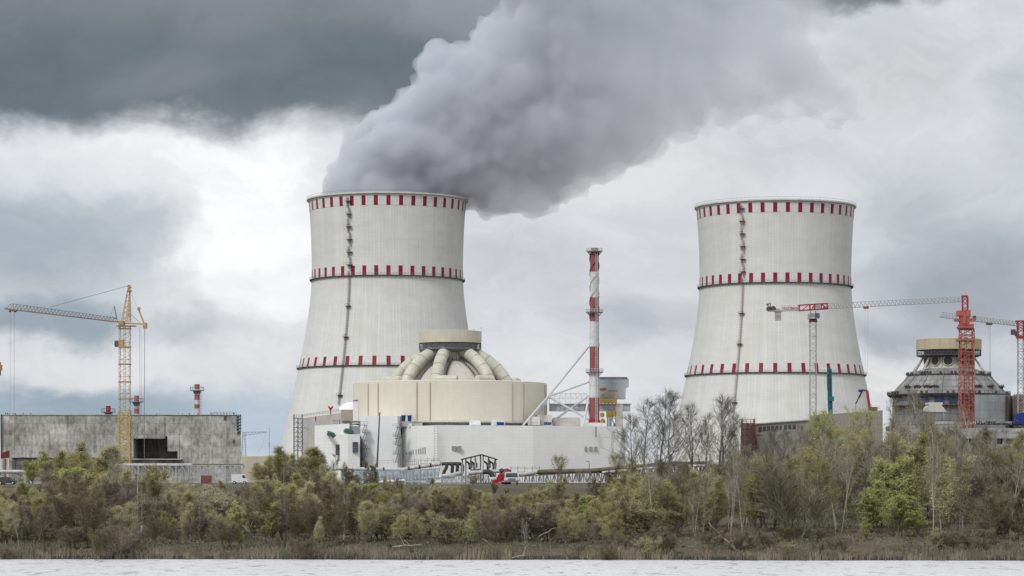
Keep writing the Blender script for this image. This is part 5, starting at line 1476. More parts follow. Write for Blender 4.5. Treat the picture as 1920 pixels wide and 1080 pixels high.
# red crane truck with a white cab
def truck():
    Yq = 520.0; s = Yq / FPX; q = at(947, 900, Yq)
    root = thing('crane_truck', 'red truck crane with a white cab parked on the yard edge', 'truck', (q.x, Yq, GL))
    x0_ = X(959.5, Yq); g0 = ground(x0_, Yq)
    m_ = MB()   # cab seen nearly head on: tapered body
    w_, h_ = 2.9, 2.0; zc = g0 + .5
    prof = [(-.5, 0), (.5, 0), (.52, .45), (.46, .95), (.36, 1.0), (-.36, 1.0), (-.46, .95), (-.52, .45)]
    vs = [(x0_ + a_ * w_, Yq, zc + b_x * h_) for a_, b_x in prof] + [(x0_ + a_ * w_, Yq + 2.0, zc + b_x * h_) for a_, b_x in prof]
    m_.add(vs, [tuple(range(8)), tuple(reversed(range(8, 16)))] + [(i, i + 8, (i + 1) % 8 + 8, (i + 1) % 8) for i in range(8)])
    cab = part(m_, 'cab', 'white_paint', root)
    m_ = MB(); m_.add([(x0_ - 1.22, Yq - .04, zc + .95), (x0_ + 1.22, Yq - .04, zc + .95), (x0_ + 1.05, Yq - .04, zc + 1.75), (x0_ - 1.05, Yq - .04, zc + 1.75)], [(0, 1, 2, 3)])
    part(m_, 'windscreen', 'window_glass', cab)
    m_ = MB(); m_.box((x0_, Yq - .1, zc + .15), (2.8, .3, .35)); m_.box((x0_, Yq - .06, zc + .55), (1.5, .1, .35)); part(m_, 'bumper', 'mid_steel', cab)
    for sx in (-1.1, 1.1):
        m_ = MB(); m_.tube([(x0_ + sx, Yq - .12, zc + .5), (x0_ + sx, Yq + .02, zc + .5)], .16, 12); part(m_, 'headlight', 'light_steel', cab)
        m_ = MB(); m_.box((x0_ + sx * 1.42, Yq - .15, zc + 1.3), (.2, .1, .5)); part(m_, 'mirror', 'dark_steel', cab)
    m_ = MB(); m_.box((x0_ - .6, Yq + 4.5, g0 + .9), (2.4, 8.5, .4)); part(m_, 'chassis', 'dark_steel', root)
    for sx in (-1.15, 1.0):
        for yw in (.8, 4.8, 6.3):
            m_ = MB(); m_.tube([(x0_ + sx - .15, Yq + yw, g0 + .5), (x0_ + sx + .18, Yq + yw, g0 + .5)], .5, 18); wl = part(m_, 'wheel', 'tyre_rubber', root)
            m_ = MB(); m_.tube([(x0_ + sx - .2, Yq + yw, g0 + .5), (x0_ + sx + .21, Yq + yw, g0 + .5)], .25, 12); part(m_, 'rim', 'light_steel', wl)
    m_ = MB(); m_.pbox(931, 941, 894, 904, Yq + 2, 3); m_.pbox(922, 934, 903, 907, Yq + 1, 2); m_.pbox(926, 931, 899, 907, Yq + 1.5, 2); m_.pbox(940, 958, 903, 908, Yq + 2.2, 3.5)
    part(m_, 'crane_body', 'bright_red', root)
    m_ = MB(); m_.beam(at(936, 897, Yq + 3), at(940, 888, Yq + 3), .7); m_.beam(at(938, 898, Yq + 3), at(950, 886, Yq + 3.4), .9); m_.beam(at(950, 886, Yq + 3.4), at(953, 880, Yq + 3.4), .5); m_.beam(at(936, 890, Yq + 3), at(936, 904, Yq + 3), .6)
    part(m_, 'crane_arm', 'bright_red', root)
truck()
# car and van, far left
def vehicle(name, label, cat, px, w_px, h_px, Yq, body, rz_len, box=False):
    s = Yq / FPX; L, H = w_px * s, h_px * s; x0_ = X(px, Yq); g0 = ground(x0_, Yq)
    root = thing(name, label, cat, (x0_, Yq, g0))
    pr = [(-.5, .18), (.5, .18), (.5, .45), (.45, .52), (.30, .56), (.17, .97), (-.28, 1.0), (-.42, .62), (-.5, .55)] if not box else \
         [(-.5, .18), (.5, .18), (.5, .5), (.44, .6), (.36, .96), (.3, 1.0), (-.5, 1.0)]
    n = len(pr); wd = rz_len
    m_ = MB(); vs = [(x0_ + a_ * L, Yq, g0 + b_x * H) for a_, b_x in pr] + [(x0_ + a_ * L, Yq + wd, g0 + b_x * H) for a_, b_x in pr]
    m_.add(vs, [tuple(range(n)), tuple(reversed(range(n, 2 * n)))] + [(i, i + n, (i + 1) % n + n, (i + 1) % n) for i in range(n)])
    b_o = part(m_, 'body', body, root)
    m_ = MB(); a_, b_x = (-.26, .2) if not box else (.18, .36)
    m_.add([(x0_ + a_ * L, Yq - .03, g0 + .6 * H), (x0_ + (b_x + .05) * L, Yq - .03, g0 + .6 * H), (x0_ + (b_x - .04) * L, Yq - .03, g0 + .9 * H), (x0_ + a_ * L, Yq - .03, g0 + .92 * H)], [(0, 1, 2, 3)])
    part(m_, 'side_window', 'window_glass', b_o)
    for sx in (-.32, .32):
        for y_ in (0, wd):
            m_ = MB(); m_.tube([(x0_ + sx * L, Yq + y_ - .12, g0 + .34), (x0_ + sx * L, Yq + y_ + .12, g0 + .34)], .34, 16); wl = part(m_, 'wheel', 'tyre_rubber', root)
            m_ = MB(); m_.tube([(x0_ + sx * L, Yq + y_ - .14, g0 + .34), (x0_ + sx * L, Yq + y_ + .14, g0 + .34)], .18, 12); part(m_, 'rim', 'light_steel', wl)
    return root
vehicle('parked_car', 'dark green car with a pale bonnet parked at the left edge', 'car', 12, 36, 14, 560, 'dark_green_paint', 1.7)
vehicle('parked_van', 'white van parked at the right end of the pale truss rack', 'van', 449, 30, 18, 640, 'white_paint', 2.0, True)
m_ = MB(); q = at(385, 908, 650); m_.box((q.x, 652, GL + .95), (2.2, 4, 1.9))
for i in range(8): m_.box((q.x - 1 + i * .28, 649.97, GL + .95), (.08, .1, 1.7))
m_.box((q.x, 652, GL + 1.93), (2.3, 4.1, .1))
tag(m_.build('red_container', 'chimney_red', loc=(q.x, 650, GL)), 'small red metal container left of the white van', 'container')

# ------------------------------------------------------------------ vegetation
rng = random.Random(11)
def rv(k=1.0): return Vector((rng.uniform(-k, k), rng.uniform(-k, k), rng.uniform(-k, k)))
def leaf(mb, p, s, elong=1.5):
    u = rv().normalized(); v = u.cross(rv()).normalized(); h = s * elong
    mb.add([p - u * h, p - v * s * .6, p + u * h, p + v * s * .6], [(0, 1, 2, 3)])
def twig(mb, p, q, r):
    d = (q - p); 
    if d.length < 1e-4: return
    u = d.cross(Vector((0, .2, 1))) 
    if u.length < 1e-4: u = Vector((1, 0, 0))
    u = u.normalized(); v = d.normalized().cross(u)
    vs = []
    for c_, rr in ((p, r), (q, r * .45)):
        for k in range(3):
            a_ = 2 * PI * k / 3; vs.append(c_ + (u * cos(a_) + v * sin(a_)) * rr)
    mb.add(vs, [(0, 3, 4, 1), (1, 4, 5, 2), (2, 5, 3, 0)])
def limb(mb, p, d, L, r0, r1, n, wob, up, sides):
    pts = [p.copy()]; rs = [r0]; dd = d.normalized()
    for i in range(n):
        dd = (dd + rv(wob) + Vector((0, 0, up))).normalized()
        pts.append(pts[-1] + dd * (L / n)); rs.append(r0 + (r1 - r0) * (i + 1) / n)
    mb.tube(pts, rs, sides, False)
    return pts
def along(pts, f):
    q = f * (len(pts) - 1); i = min(len(pts) - 2, int(q)); a_ = pts[i]; b_x = pts[i + 1]
    return a_.lerp(b_x, q - i), (b_x - a_).normalized()
def outward(d, ang):
    s = d.cross(rv()).normalized()
    return (d * cos(ang) + s * sin(ang)).normalized()

def grow_tree(H, stems=1, lean=.05, r0=.13, limbs=24, sub=6, tw=4, first=.3, la=45, limb_len=.42, leaves=0, ls=.14,
              droop=0.0, twl=.9, twr=.012, shape='cone', wob=.08, up=.12):
    tk, cr = MB(), MB()
    for s_ in range(stems):
        a_ = rng.uniform(0, 2 * PI); ln = lean * (1 + .6 * rng.random()) if stems > 1 else lean
        d = Vector((cos(a_) * ln, sin(a_) * ln, 1)); h = H * (1 if s_ == 0 else rng.uniform(.72, .98))
        base = Vector((cos(a_) * .25 * (stems > 1), sin(a_) * .25 * (stems > 1), -.3))
        stem = limb(tk, base, d, h, r0 * (1 if s_ == 0 else .75), .02, 9, wob * .5, up * .25, 6)
        nl = int(limbs * (1 if stems == 1 else rng.uniform(.8, 1.1)))
        for i in range(nl):
            f = first + (1 - first) * ((i + rng.random()) / nl) * .98
            p, dd = along(stem, f)
            if shape == 'round': ll = h * limb_len * (.35 + .95 * sin(PI * min(1, (f - first) / (1 - first) * .8 + .18)))
            else: ll = h * limb_len * (1.02 - f) * 1.25 + .35
            ll *= rng.uniform(.65, 1.15)
            lb = limb(tk, p, outward(dd, R(la * rng.uniform(.7, 1.25))), ll, max(.026, r0 * (1 - f) * .5), .014, 4, .16, up, 4)
            for j in range(sub):
                g_ = .25 + .75 * (j + rng.random()) / sub
                p2, d2 = along(lb, min(.999, g_))
                l2 = ll * rng.uniform(.22, .42) * (1.15 - g_ * .5) + .25
                e = p2 + (outward(d2, R(rng.uniform(25, 60))) + Vector((0, 0, .25 - droop))).normalized() * l2
                twig(cr, p2, e, twr * 1.5)
                for k in range(tw):
                    f3 = .2 + .8 * (k + rng.random()) / tw
                    p3 = p2.lerp(e, f3); dd3 = outward((e - p2).normalized(), R(rng.uniform(20, 55)))
                    e3 = p3 + (dd3 + Vector((0, 0, .2 - droop * 1.6))).normalized() * twl * rng.uniform(.4, 1.0)
                    cr.cur = 0; twig(cr, p3, e3, twr)
                    if leaves:
                        cr.cur = 1
                        for q in range(leaves):
                            c_ = p3.lerp(e3, rng.uniform(.1, 1.1)) + rv(.10)
                            leaf(cr, c_, ls * rng.uniform(.5, 1.15))
                        cr.cur = 0
    return tk, cr

KINDS = {}
def proto(kind, H, tname, tm, cm, **kw):
    tk, cr = grow_tree(H, **kw)
    top = max(v[2] for v in cr.v); sx = 1.0
    def mesh(mb, nm, ms_):
        me = bpy.data.meshes.new(nm); me.from_pydata(mb.v, [], mb.f)
        for q in ms_: me.materials.append(MATS[q])
        if len(ms_) > 1: me.polygons.foreach_set('material_index', mb.mi)
        me.update(); return me
    KINDS.setdefault(kind, []).append((tname, mesh(tk, 'trunk', [tm]), mesh(cr, 'crown', cm), top))
for i in range(4):
    proto('bare', 17, 'bare_tree', 'bare_bark', ['bare_twig'], stems=1, lean=.06, r0=.12, limbs=24, sub=8, tw=5, first=.24, la=38, limb_len=.46, twl=1.1, twr=.012, up=.09)
for i in range(3):
    proto('pale', 15, 'bare_tree', 'pale_bark', ['pale_twig'], stems=1 + i % 2, lean=.12, r0=.11, limbs=18, sub=7, tw=5, first=.34, la=34, limb_len=.36, twl=.9, twr=.012, up=.12, wob=.12)
for i in range(2):
    proto('pole', 13, 'bare_tree', 'pale_bark', ['pale_twig'], stems=1, lean=.01, r0=.17, limbs=26, sub=3, tw=3, first=.12, la=70, limb_len=.10, twl=.5, twr=.010, up=.0, wob=.03)
for i in range(4):
    proto('willow', 10, 'willow_tree', 'grey_bark', ['olive_twig', 'willow_leaf'], stems=3, lean=.20, r0=.13, limbs=16, sub=8, tw=7, first=.16, la=42, limb_len=.40, leaves=8, ls=.085, droop=.22, twl=.9, twr=.010, shape='round')
for i in range(3):
    proto('olive', 8, 'willow_tree', 'dark_bark', ['grey_twig', 'olive_leaf'], stems=4, lean=.26, r0=.10, limbs=13, sub=8, tw=7, first=.10, la=44, limb_len=.42, leaves=7, ls=.08, droop=.12, twl=.8, twr=.010, shape='round')
for i in range(2):
    proto('fresh', 7, 'leafing_tree', 'grey_bark', ['olive_twig', 'fresh_leaf'], stems=3, lean=.14, r0=.08, limbs=17, sub=7, tw=6, first=.08, la=42, limb_len=.38, leaves=11, ls=.068, droop=-.1, twl=.7, twr=.009)
for i in range(2):
    proto('sparse', 9, 'leafing_tree', 'grey_bark', ['grey_twig', 'willow_leaf'], stems=2, lean=.12, r0=.11, limbs=18, sub=7, tw=5, first=.28, la=46, limb_len=.36, leaves=2, ls=.085, twl=.9, twr=.012, shape='round')
for i in range(4):
    proto('brush', 5, 'leafless_shrub', 'dark_bark', ['brown_twig', 'bud_brown'], stems=7, lean=.34, r0=.05, limbs=11, sub=7, tw=5, first=.08, la=42, limb_len=.38, leaves=2, ls=.07, twl=.7, twr=.013, wob=.2)
for i in range(3):
    proto('greybrush', 6, 'leafless_shrub', 'grey_bark', ['grey_twig'], stems=6, lean=.25, r0=.06, limbs=12, sub=7, tw=6, first=.10, la=38, limb_len=.36, twl=.8, twr=.013, wob=.16)
for i in range(5):
    proto('feather', 9, 'willow_tree', 'grey_bark', ['olive_twig', 'willow_leaf'], stems=2 + i % 2, lean=.13, r0=.09, limbs=20, sub=8, tw=7, first=.12, la=30, limb_len=.32, leaves=6, ls=.058, droop=.0, twl=1.0, twr=.011, up=.12)
for i in range(2):
    proto('weeping', 16, 'willow_tree', 'grey_bark', ['olive_twig', 'fresh_leaf'], stems=4, lean=.28, r0=.16, limbs=20, sub=9, tw=7, first=.22, la=42, limb_len=.34, leaves=8, ls=.085, droop=.25, twl=1.3, twr=.012, shape='round')
for i in range(3):
    proto('mist', 8, 'leafless_shrub', 'grey_bark', ['brown_twig', 'bud_brown'], stems=4, lean=.16, r0=.06, limbs=16, sub=8, tw=6, first=.10, la=32, limb_len=.34, leaves=2, ls=.06, twl=.8, twr=.011, up=.14)
for i in range(2):
    proto('dark', 8, 'dark_shrub', 'dark_bark', ['grey_twig', 'bud_brown'], stems=4, lean=.14, r0=.08, limbs=13, sub=6, tw=5, first=.2, la=46, limb_len=.28, leaves=3, ls=.09, twl=.6, twr=.012)
count = 0
def plant(kind, px, top, Y, label, group=None, wid=1.0, k=None, rz=None, lean=0.0):
    global count
    lst = KINDS[kind]; nm, tm_, cm_, h0 = lst[(k if k is not None else rng.randrange(len(lst)))]
    x_ = X(px, Y); g0 = ground(x_, Y); H = Z(top, Y) - g0
    if H < .8: return None
    s_ = H / h0
    r_ = bpy.data.objects.new(nm, None); col.objects.link(r_)
    r_.location = (x_, Y, g0); r_.rotation_euler = (0, lean, rng.uniform(0, 6.28) if rz is None else rz)
    r_.scale = (s_ * wid, s_ * wid, s_); r_.empty_display_size = .5
    tag(r_, label, {'bare_tree': 'tree', 'willow_tree': 'tree', 'leafing_tree': 'tree'}.get(nm, 'shrub'), group)
    for n_, me in (('trunk', tm_), ('crown', cm_)):
        o = bpy.data.objects.new(n_, me); col.objects.link(o); o.parent = r_
    count += 1
    return r_
ZN = [(0, 'below the concrete building'), (460, 'below the beige shed'), (640, 'before the white reactor building'), (960, 'right of the red truck'), (1180, 'below the idle tower'), (1500, 'before the unfinished dome')]
SPEC = [
 ('fresh', 84, 842, 420, 'bright yellow-green crown beside the rust red panels', 1.4), ('fresh', 58, 862, 410, 'small lime green tree low against the dark wall at the left', 1.2),
 ('feather', 142, 822, 380, 'tallest yellow-olive willow, standing well left of the yellow crane', 1.6), ('feather', 118, 838, 375, 'yellow-olive willow leaning left of the tallest one by the concrete wall', 1.5),
 ('feather', 186, 832, 372, 'thin grey-green leafing tree just left of the yellow crane', 1.6), ('feather', 163, 842, 366, 'lower willow filling the space right of the tallest one', 1.6), ('pale', 214, 838, 350, 'pale slender bare tree in front of the yellow crane mast', 1.0),
 ('pale', 205, 850, 345, 'pale forked bare tree left of the yellow crane mast', 1.0), ('pole', 257, 872, 306, 'straight pale pole-like trunk with short side twigs, standing at the shore', 1.0),
 ('pole', 266, 900, 309, 'second pale pole-like trunk right behind the tallest shore pole', .8),
 ('willow', 293, 866, 372, 'round yellow-green willow crown below the dark recess of the concrete building', .95), ('willow', 330, 898, 335, 'broad yellow-green willow right of the two pale poles', 1.25),
 ('olive', 372, 905, 318, 'olive willow bush below the small red container', 1.2), ('olive', 425, 905, 312, 'large rounded olive willow bush below the white van', 1.5),
 ('fresh', 122, 925, 302, 'light green small leafing tree near the shore at the left', 1.3), ('fresh', 15, 955, 298, 'yellow-green bush at the left edge near the water', 1.5),
 ('brush', 206, 960, 297, 'pinkish brown leafless bush by the shore poles', 1.0), ('dark', 105, 885, 330, 'dark bare multi-stem tree under the tallest willow', .9),
 ('feather', 530, 832, 400, 'large yellow-olive willow before the steaming tower foot', 1.9), ('feather', 492, 850, 395, 'left low side willow before the beige shed', 1.6), ('feather', 574, 835, 402, 'olive willow in front of the grey access tower', 1.6), ('feather', 552, 848, 398, 'lower willow between the large one and the grey access tower', 1.6),
 ('pale', 533, 842, 370, 'pale forked bare tree in the middle of the large willow before the steaming tower', 1.1),
 ('greybrush', 612, 832, 430, 'grey mist of bare saplings against the left end of the white building', .8), ('greybrush', 600, 850, 425, 'lower bare saplings at the left corner of the white building', .8),
 ('fresh', 522, 900, 318, 'vivid light green young tree below the large willow', 1.5), ('feather', 618, 878, 335, 'broad fresh green willow under the silver pipe', 1.9), ('willow', 498, 955, 300, 'yellow-green bush low below the beige shed', 1.3),
 ('dark', 655, 864, 380, 'dark spiky shrub in front of the narrow steel stair', .9), ('dark', 694, 862, 378, 'dark spiky shrub at the foot of the dark leaning pole', .8), ('dark', 676, 885, 350, 'dark dense shrub between the two spiky ones', 1.2),
 ('pole', 645, 922, 300, 'single thin white trunk standing out in front of the fresh green willow', .8),
 ('olive', 738, 903, 322, 'olive willow left of the pipe shelter near the shore', 1.4), ('feather', 800, 905, 335, 'yellow-green willow under the black pipe elbows', 1.9), ('olive', 712, 945, 300, 'round greyish olive bush low on the bank, left half', 1.5),
 ('willow', 858, 906, 340, 'yellow-green willow under the pipe shelter', 1.0), ('brush', 905, 918, 312, 'brown leafless bush below the pipe shelter', 1.3), ('olive', 760, 950, 302, 'rounded olive bush low on the bank in the middle', 1.4),
 ('sparse', 1044, 846, 440, 'small round grey-green tree alone against the white wall', 1.1), ('sparse', 1086, 878, 430, 'little pale green sapling between the round tree and the lamp post', .9), ('sparse', 1152, 842, 430, 'grey-green tree at the right corner of the white building', 1.1),
 ('willow', 985, 912, 345, 'low willow right below the red truck', 1.5), ('brush', 1010, 935, 300, 'wide brown bramble thicket near the shore, centre', 1.5), ('brush', 950, 950, 298, 'brown bush near the water below the red truck', 1.4),
 ('bare', 1228, 722, 345, 'tallest bare tree, standing in the white gap left of the idle tower', 1.38), ('bare', 1205, 738, 350, 'bare tree leaning left in the white gap left of the idle tower', 1.45), ('bare', 1256, 730, 352, 'bare tree crossing the left outline of the idle tower', 1.30),
 ('bare', 1186, 770, 340, 'smaller bare tree right of the hoist bridge column', 1.30), ('bare', 1298, 745, 350, 'bare tree against the left flank of the idle tower', 1.16), ('bare', 1340, 732, 352, 'bare tree with the densest twigs, left of the tower ladder', 1.23), ('bare', 1358, 738, 356, 'bare tree right behind the densest one by the tower ladder', 1.09),
 ('bare', 1384, 770, 350, 'bare tree beside the foot of the idle tower ladder', 1.01), ('bare', 1318, 765, 346, 'slim bare tree between the two groups before the idle tower', 0.87),
 ('olive', 1217, 932, 300, 'big rounded olive-brown bush at the shore below the tallest bare tree', 1.9), ('olive', 1322, 905, 312, 'olive willow bush leaning right, below the idle tower', 1.3), ('sparse', 1378, 828, 400, 'ochre leafing tree left of the maroon access tower', 1.2),
 ('weeping', 1568, 756, 420, 'wide green weeping willow below the teal piling mast', 1.0), ('weeping', 1533, 776, 425, 'left shoulder willow in front of the white tower crane mast', .8), ('weeping', 1603, 782, 430, 'right shoulder willow below the concrete pump boom', .8),
 ('fresh', 1672, 850, 318, 'bright green pointed tree, left one of the close pair at the right', 1.1), ('fresh', 1697, 856, 316, 'bright green pointed tree, right one of the close pair at the right', 1.0), ('fresh', 1622, 897, 312, 'green pointed tree left of the bright pair', 1.4),
 ('fresh', 1682, 925, 304, 'green bushy tree below the bright pair', 1.8), ('fresh', 1724, 930, 305, 'slim green tree right of the bright pair', 1.0), ('fresh', 1625, 968, 298, 'small round yellow-green bush low at the right', 1.2), ('olive', 1650, 905, 320, 'green-olive willow behind the bright pair', 1.2),
 ('pale', 1660, 742, 345, 'pale bare tree standing above the bright green pair', .9), ('pale', 1686, 735, 342, 'pale bare tree left of the unfinished dome', 1.0), ('pale', 1728, 722, 340, 'tall pale bare tree before the left side of the unfinished dome', 1.1), ('pale', 1762, 748, 338, 'pale bare tree before the middle of the unfinished dome', 1.0),
 ('pale', 1838, 756, 335, 'pale bare tree right of the orange-red crane tower', 1.1), ('pale', 1790, 790, 335, 'pale bare tree left of the orange-red crane tower', .9), ('pale', 1890, 800, 330, 'pale bare tree near the right edge', 1.0), ('pale', 1702, 770, 335, 'slanting pale bare tree left of the hopper roof', 1.0),
 ('greybrush', 1864, 905, 300, 'fan of bare stems rising from one foot at the shore, far right', 1.5), ('willow', 1912, 885, 325, 'olive-green willow at the right edge', 1.2), ('brush', 1905, 960, 300, 'brown bush low at the right edge', 1.3),
 ('bare', 1440, 795, 370, 'grey bare tree in front of the office building windows', 1.30), ('bare', 1468, 800, 372, 'grey bare tree in front of the right half of the office windows', 1.30), ('greybrush', 1405, 850, 365, 'grey bare thicket before the maroon access tower', 1.2),
]
for kd, px, top, Y_, lb, wd in SPEC: plant(kd, px, top, Y_, lb, wid=wd)
# the rest of the wood: each tree its own, in six stretches of bank
SIL = [(-300, 880), (-80, 890), (60, 888), (100, 860), (160, 848), (230, 868), (290, 890), (320, 903), (455, 903), (480, 884), (500, 862), (590, 866), (640, 880), (760, 895), (870, 897), (960, 896), (1120, 892), (1180, 862), (1290, 840), (1400, 822), (1500, 800), (1640, 792), (1700, 780), (1800, 790), (1900, 800), (2300, 800)]
def sil(px):
    for (a_, b_x), (c_, d_) in zip(SIL, SIL[1:]):
        if px <= c_: return b_x + (d_ - b_x) * (px - a_) / (c_ - a_)
    return 850
KN = {'brush': 'brown leafless shrub', 'greybrush': 'grey leafless shrub', 'olive': 'olive willow bush', 'willow': 'yellow-green willow', 'bare': 'grey bare tree', 'pale': 'pale-barked bare tree', 'dark': 'dark twiggy shrub', 'fresh': 'light green young tree', 'feather': 'feathery yellow-green willow', 'mist': 'brownish budding shrub', 'sparse': 'thinly leafed tree'}
rows = [(288, 25, 108), (297, 20, 42), (305, 21, 24), (316, 24, 14), (332, 26, 8), (352, 28, 2), (376, 30, -6), (398, 34, -8)]
for Y_, st, dn in rows:
    px = -190.0
    while px < 2110:
        q = px + rng.uniform(-9, 9); right = q > 1180
        u = rng.random()
        if right:
            if Y_ < 300: kd = 'brush' if u < .8 else 'olive'
            elif Y_ < 345: kd = 'pale' if u < .55 else 'bare' if u < .68 else 'greybrush' if u < .84 else 'feather'
            else: kd = 'pale' if u < .25 else 'bare' if u < .45 else 'greybrush' if u < .62 else 'mist' if u < .74 else 'feather' if u < .86 else 'olive' if u < .95 else 'dark'
        else:
            kd = 'feather' if u < .46 else 'mist' if u < .76 else 'olive' if u < .79 else 'greybrush' if u < .88 else 'dark' if u < .92 else 'fresh' if u < .96 else 'pale'
            if Y_ < 293: kd = 'brush' if u < .55 else 'olive' if u < .62 else 'mist'
            if Y_ > 380: kd = rng.choice(('feather', 'olive', 'mist'))
        top = sil(q) + dn + rng.uniform(0, 30) + (rng.random() ** 3) * 30
        if right and kd in ('pale', 'bare', 'greybrush'): top = sil(q) + rng.uniform(-10, 50) + (20 if kd == 'greybrush' else 0)
        if right and kd in ('olive', 'dark', 'brush') and Y_ > 345: top = max(top, 868 + rng.uniform(0, 30))
        if right and kd == 'olive' and Y_ <= 345: top = max(top, 955 + rng.uniform(0, 30))
        if kd == 'pale' and not right and top < 905: top = 905
        if right and Y_ < 300: top = rng.uniform(985, 1015); q += rng.uniform(-12, 12)
        if Y_ < 322 and (1590 < q < 1745 or 236 < q < 282 or 628 < q < 662): px += 22; continue
        if not right and Y_ < 292: top += rng.uniform(0, 22)
        zn = [z for z in ZN if q >= z[0]] or [ZN[0]]
        lb = KN[kd] + ' in the dense thicket ' + zn[-1][1]
        plant(kd, q, top, Y_ + rng.uniform(-5, 5), lb, KN[kd] + 's ' + zn[-1][1], wid=rng.uniform(.95, 1.45) if kd not in ('bare', 'pale') else rng.uniform(.7, 1.1), lean=R(rng.uniform(-3, 3)))
        px += st * rng.uniform(.7, 1.3)
print('TREES', count)

# reeds along the water, scrub on the bank, old branches lying about
m_ = MB()
for i in range(15000):
    x_ = rng.uniform(-64, 64); d_ = rng.random() ** 1.6 * 3.2 - .25
    cl = noise.noise(Vector((x_ * .12, d_ * .2, 9))) + .5 * noise.noise(Vector((x_ * .6, d_, 2)))
    if cl < .02 and rng.random() < .88: continue
    Yq = shore(x_) + d_; z = max(-.05, ground(x_, Yq)); h = rng.uniform(.35, 1.0) * (1.15 + 1.0 * cl)
    lx, ly = rng.gauss(0, .22), rng.gauss(0, .2); w_ = rng.uniform(.018, .04)
    A = Vector((x_, Yq, z - .1)); B = Vector((x_ + lx * h * .4, Yq + ly * h * .4, z + h * .65)); C_ = Vector((x_ + lx * h, Yq + ly * h, z + h * rng.uniform(.75, 1.0)))
    m_.add([A - V(w_, 0, 0), A + V(w_, 0, 0), B + V(w_ * .8, 0, 0), B - V(w_ * .8, 0, 0), C_], [(0, 1, 2, 3), (3, 2, 4)])
tag(m_.build('reeds', 'reed'), 'dry tan reeds and old grass along the water line', 'reeds', kind='stuff')
m_ = MB()
for i in range(20000):
    x_ = rng.uniform(-68, 68); d_ = 1.5 + rng.random() ** 1.3 * 80
    Yq = shore(x_) + d_; z = ground(x_, Yq)
    cl = noise.noise(Vector((x_ * .15, d_ * .12, 4)))
    h = (.25 + 1.2 * max(0, cl + .25)) * rng.uniform(.4, 1.3); p_ = Vector((x_, Yq, z))
    if i % 2:
        m_.cur = 1; twig(m_, p_ - V(0, 0, .1), p_ + V(rng.gauss(0, .5) * h, rng.gauss(0, .5) * h, h), .016)
    else:
        m_.cur = 0
        for k in range(2): leaf(m_, p_ + V(rng.gauss(0, .25), rng.gauss(0, .25), rng.random() * h), rng.uniform(.07, .16), 1.3)
tag(m_.build('undergrowth', ['scrub', 'brown_twig'], loc=(0, 320, 2)), 'low tangled scrub and grass covering the bank', 'undergrowth', kind='stuff')
logs = [((735, 1025), (792, 1021), 291, .10, 'pale fallen log lying across the bank below the black pipe elbows'), ((1358, 1010), (1391, 1043), 287, .09, 'long pale branch slanting down to the water below the idle tower'),
        ((1328, 980), (1360, 1012), 290, .06, 'thin pale pole slanting down beside the long branch'), ((958, 1047), (985, 1041), 284, .10, 'pale driftwood at the water line in the centre'),
        ((10, 1042), (38, 1036), 288, .08, 'grey fallen branch at the left end of the shore'), ((905, 1010), (945, 1040), 288, .05, 'thin grey branch slanting to the water below the red truck'), ((455, 985), (480, 1012), 291, .05, 'thin bare pole slanting right below the beige shed'),
        ((1010, 1005), (1040, 990), 292, .05, 'pale stick leaning out of the central bramble')]
for a_, b_x, Yq, r_, lb in logs:
    A, B = at(*a_, Yq), at(*b_x, Yq + .6); pts = [A.lerp(B, i / 5) + rv(.06) for i in range(6)]
    m_ = MB(); m_.tube(pts, [r_ * (1 - .1 * i) for i in range(6)], 7)
    for k in range(4): q = pts[1 + k]; twig(m_, q, q + rv(.9) + V(0, 0, .4), r_ * .35)
    tag(m_.build('fallen_branch', 'dead_wood', loc=A), lb, 'fallen branch')
m_ = MB(); q = at(265, 1028, 300); q.z = ground(q.x, 300) - .2; m_.tube([q, q + V(.05, 0, 1.6), at(267, 985, 300)], [.13, .12, .09], 8)
tag(m_.build('tree_stump', 'dead_wood', loc=q), 'broken pale stub right of the tallest shore pole', 'stump')

# far wood on the skyline, seen only through gaps
m_ = MB()
for i in range(9000):
    x_ = rng.uniform(-900, 900); h = 10 + 5 * noise.noise(Vector((x_ * .012, 0, 0))) + 3 * noise.noise(Vector((x_ * .07, 4, 0)))
    leaf(m_, Vector((x_, 2600 + rng.uniform(-20, 20), GL + rng.random() ** .6 * h)), rng.uniform(1.2, 3.2), 1.0)
tag(m_.build('distant_forest', 'scrub', loc=(0, 2600, GL)), 'low dark line of forest on the skyline', 'forest', kind='stuff')
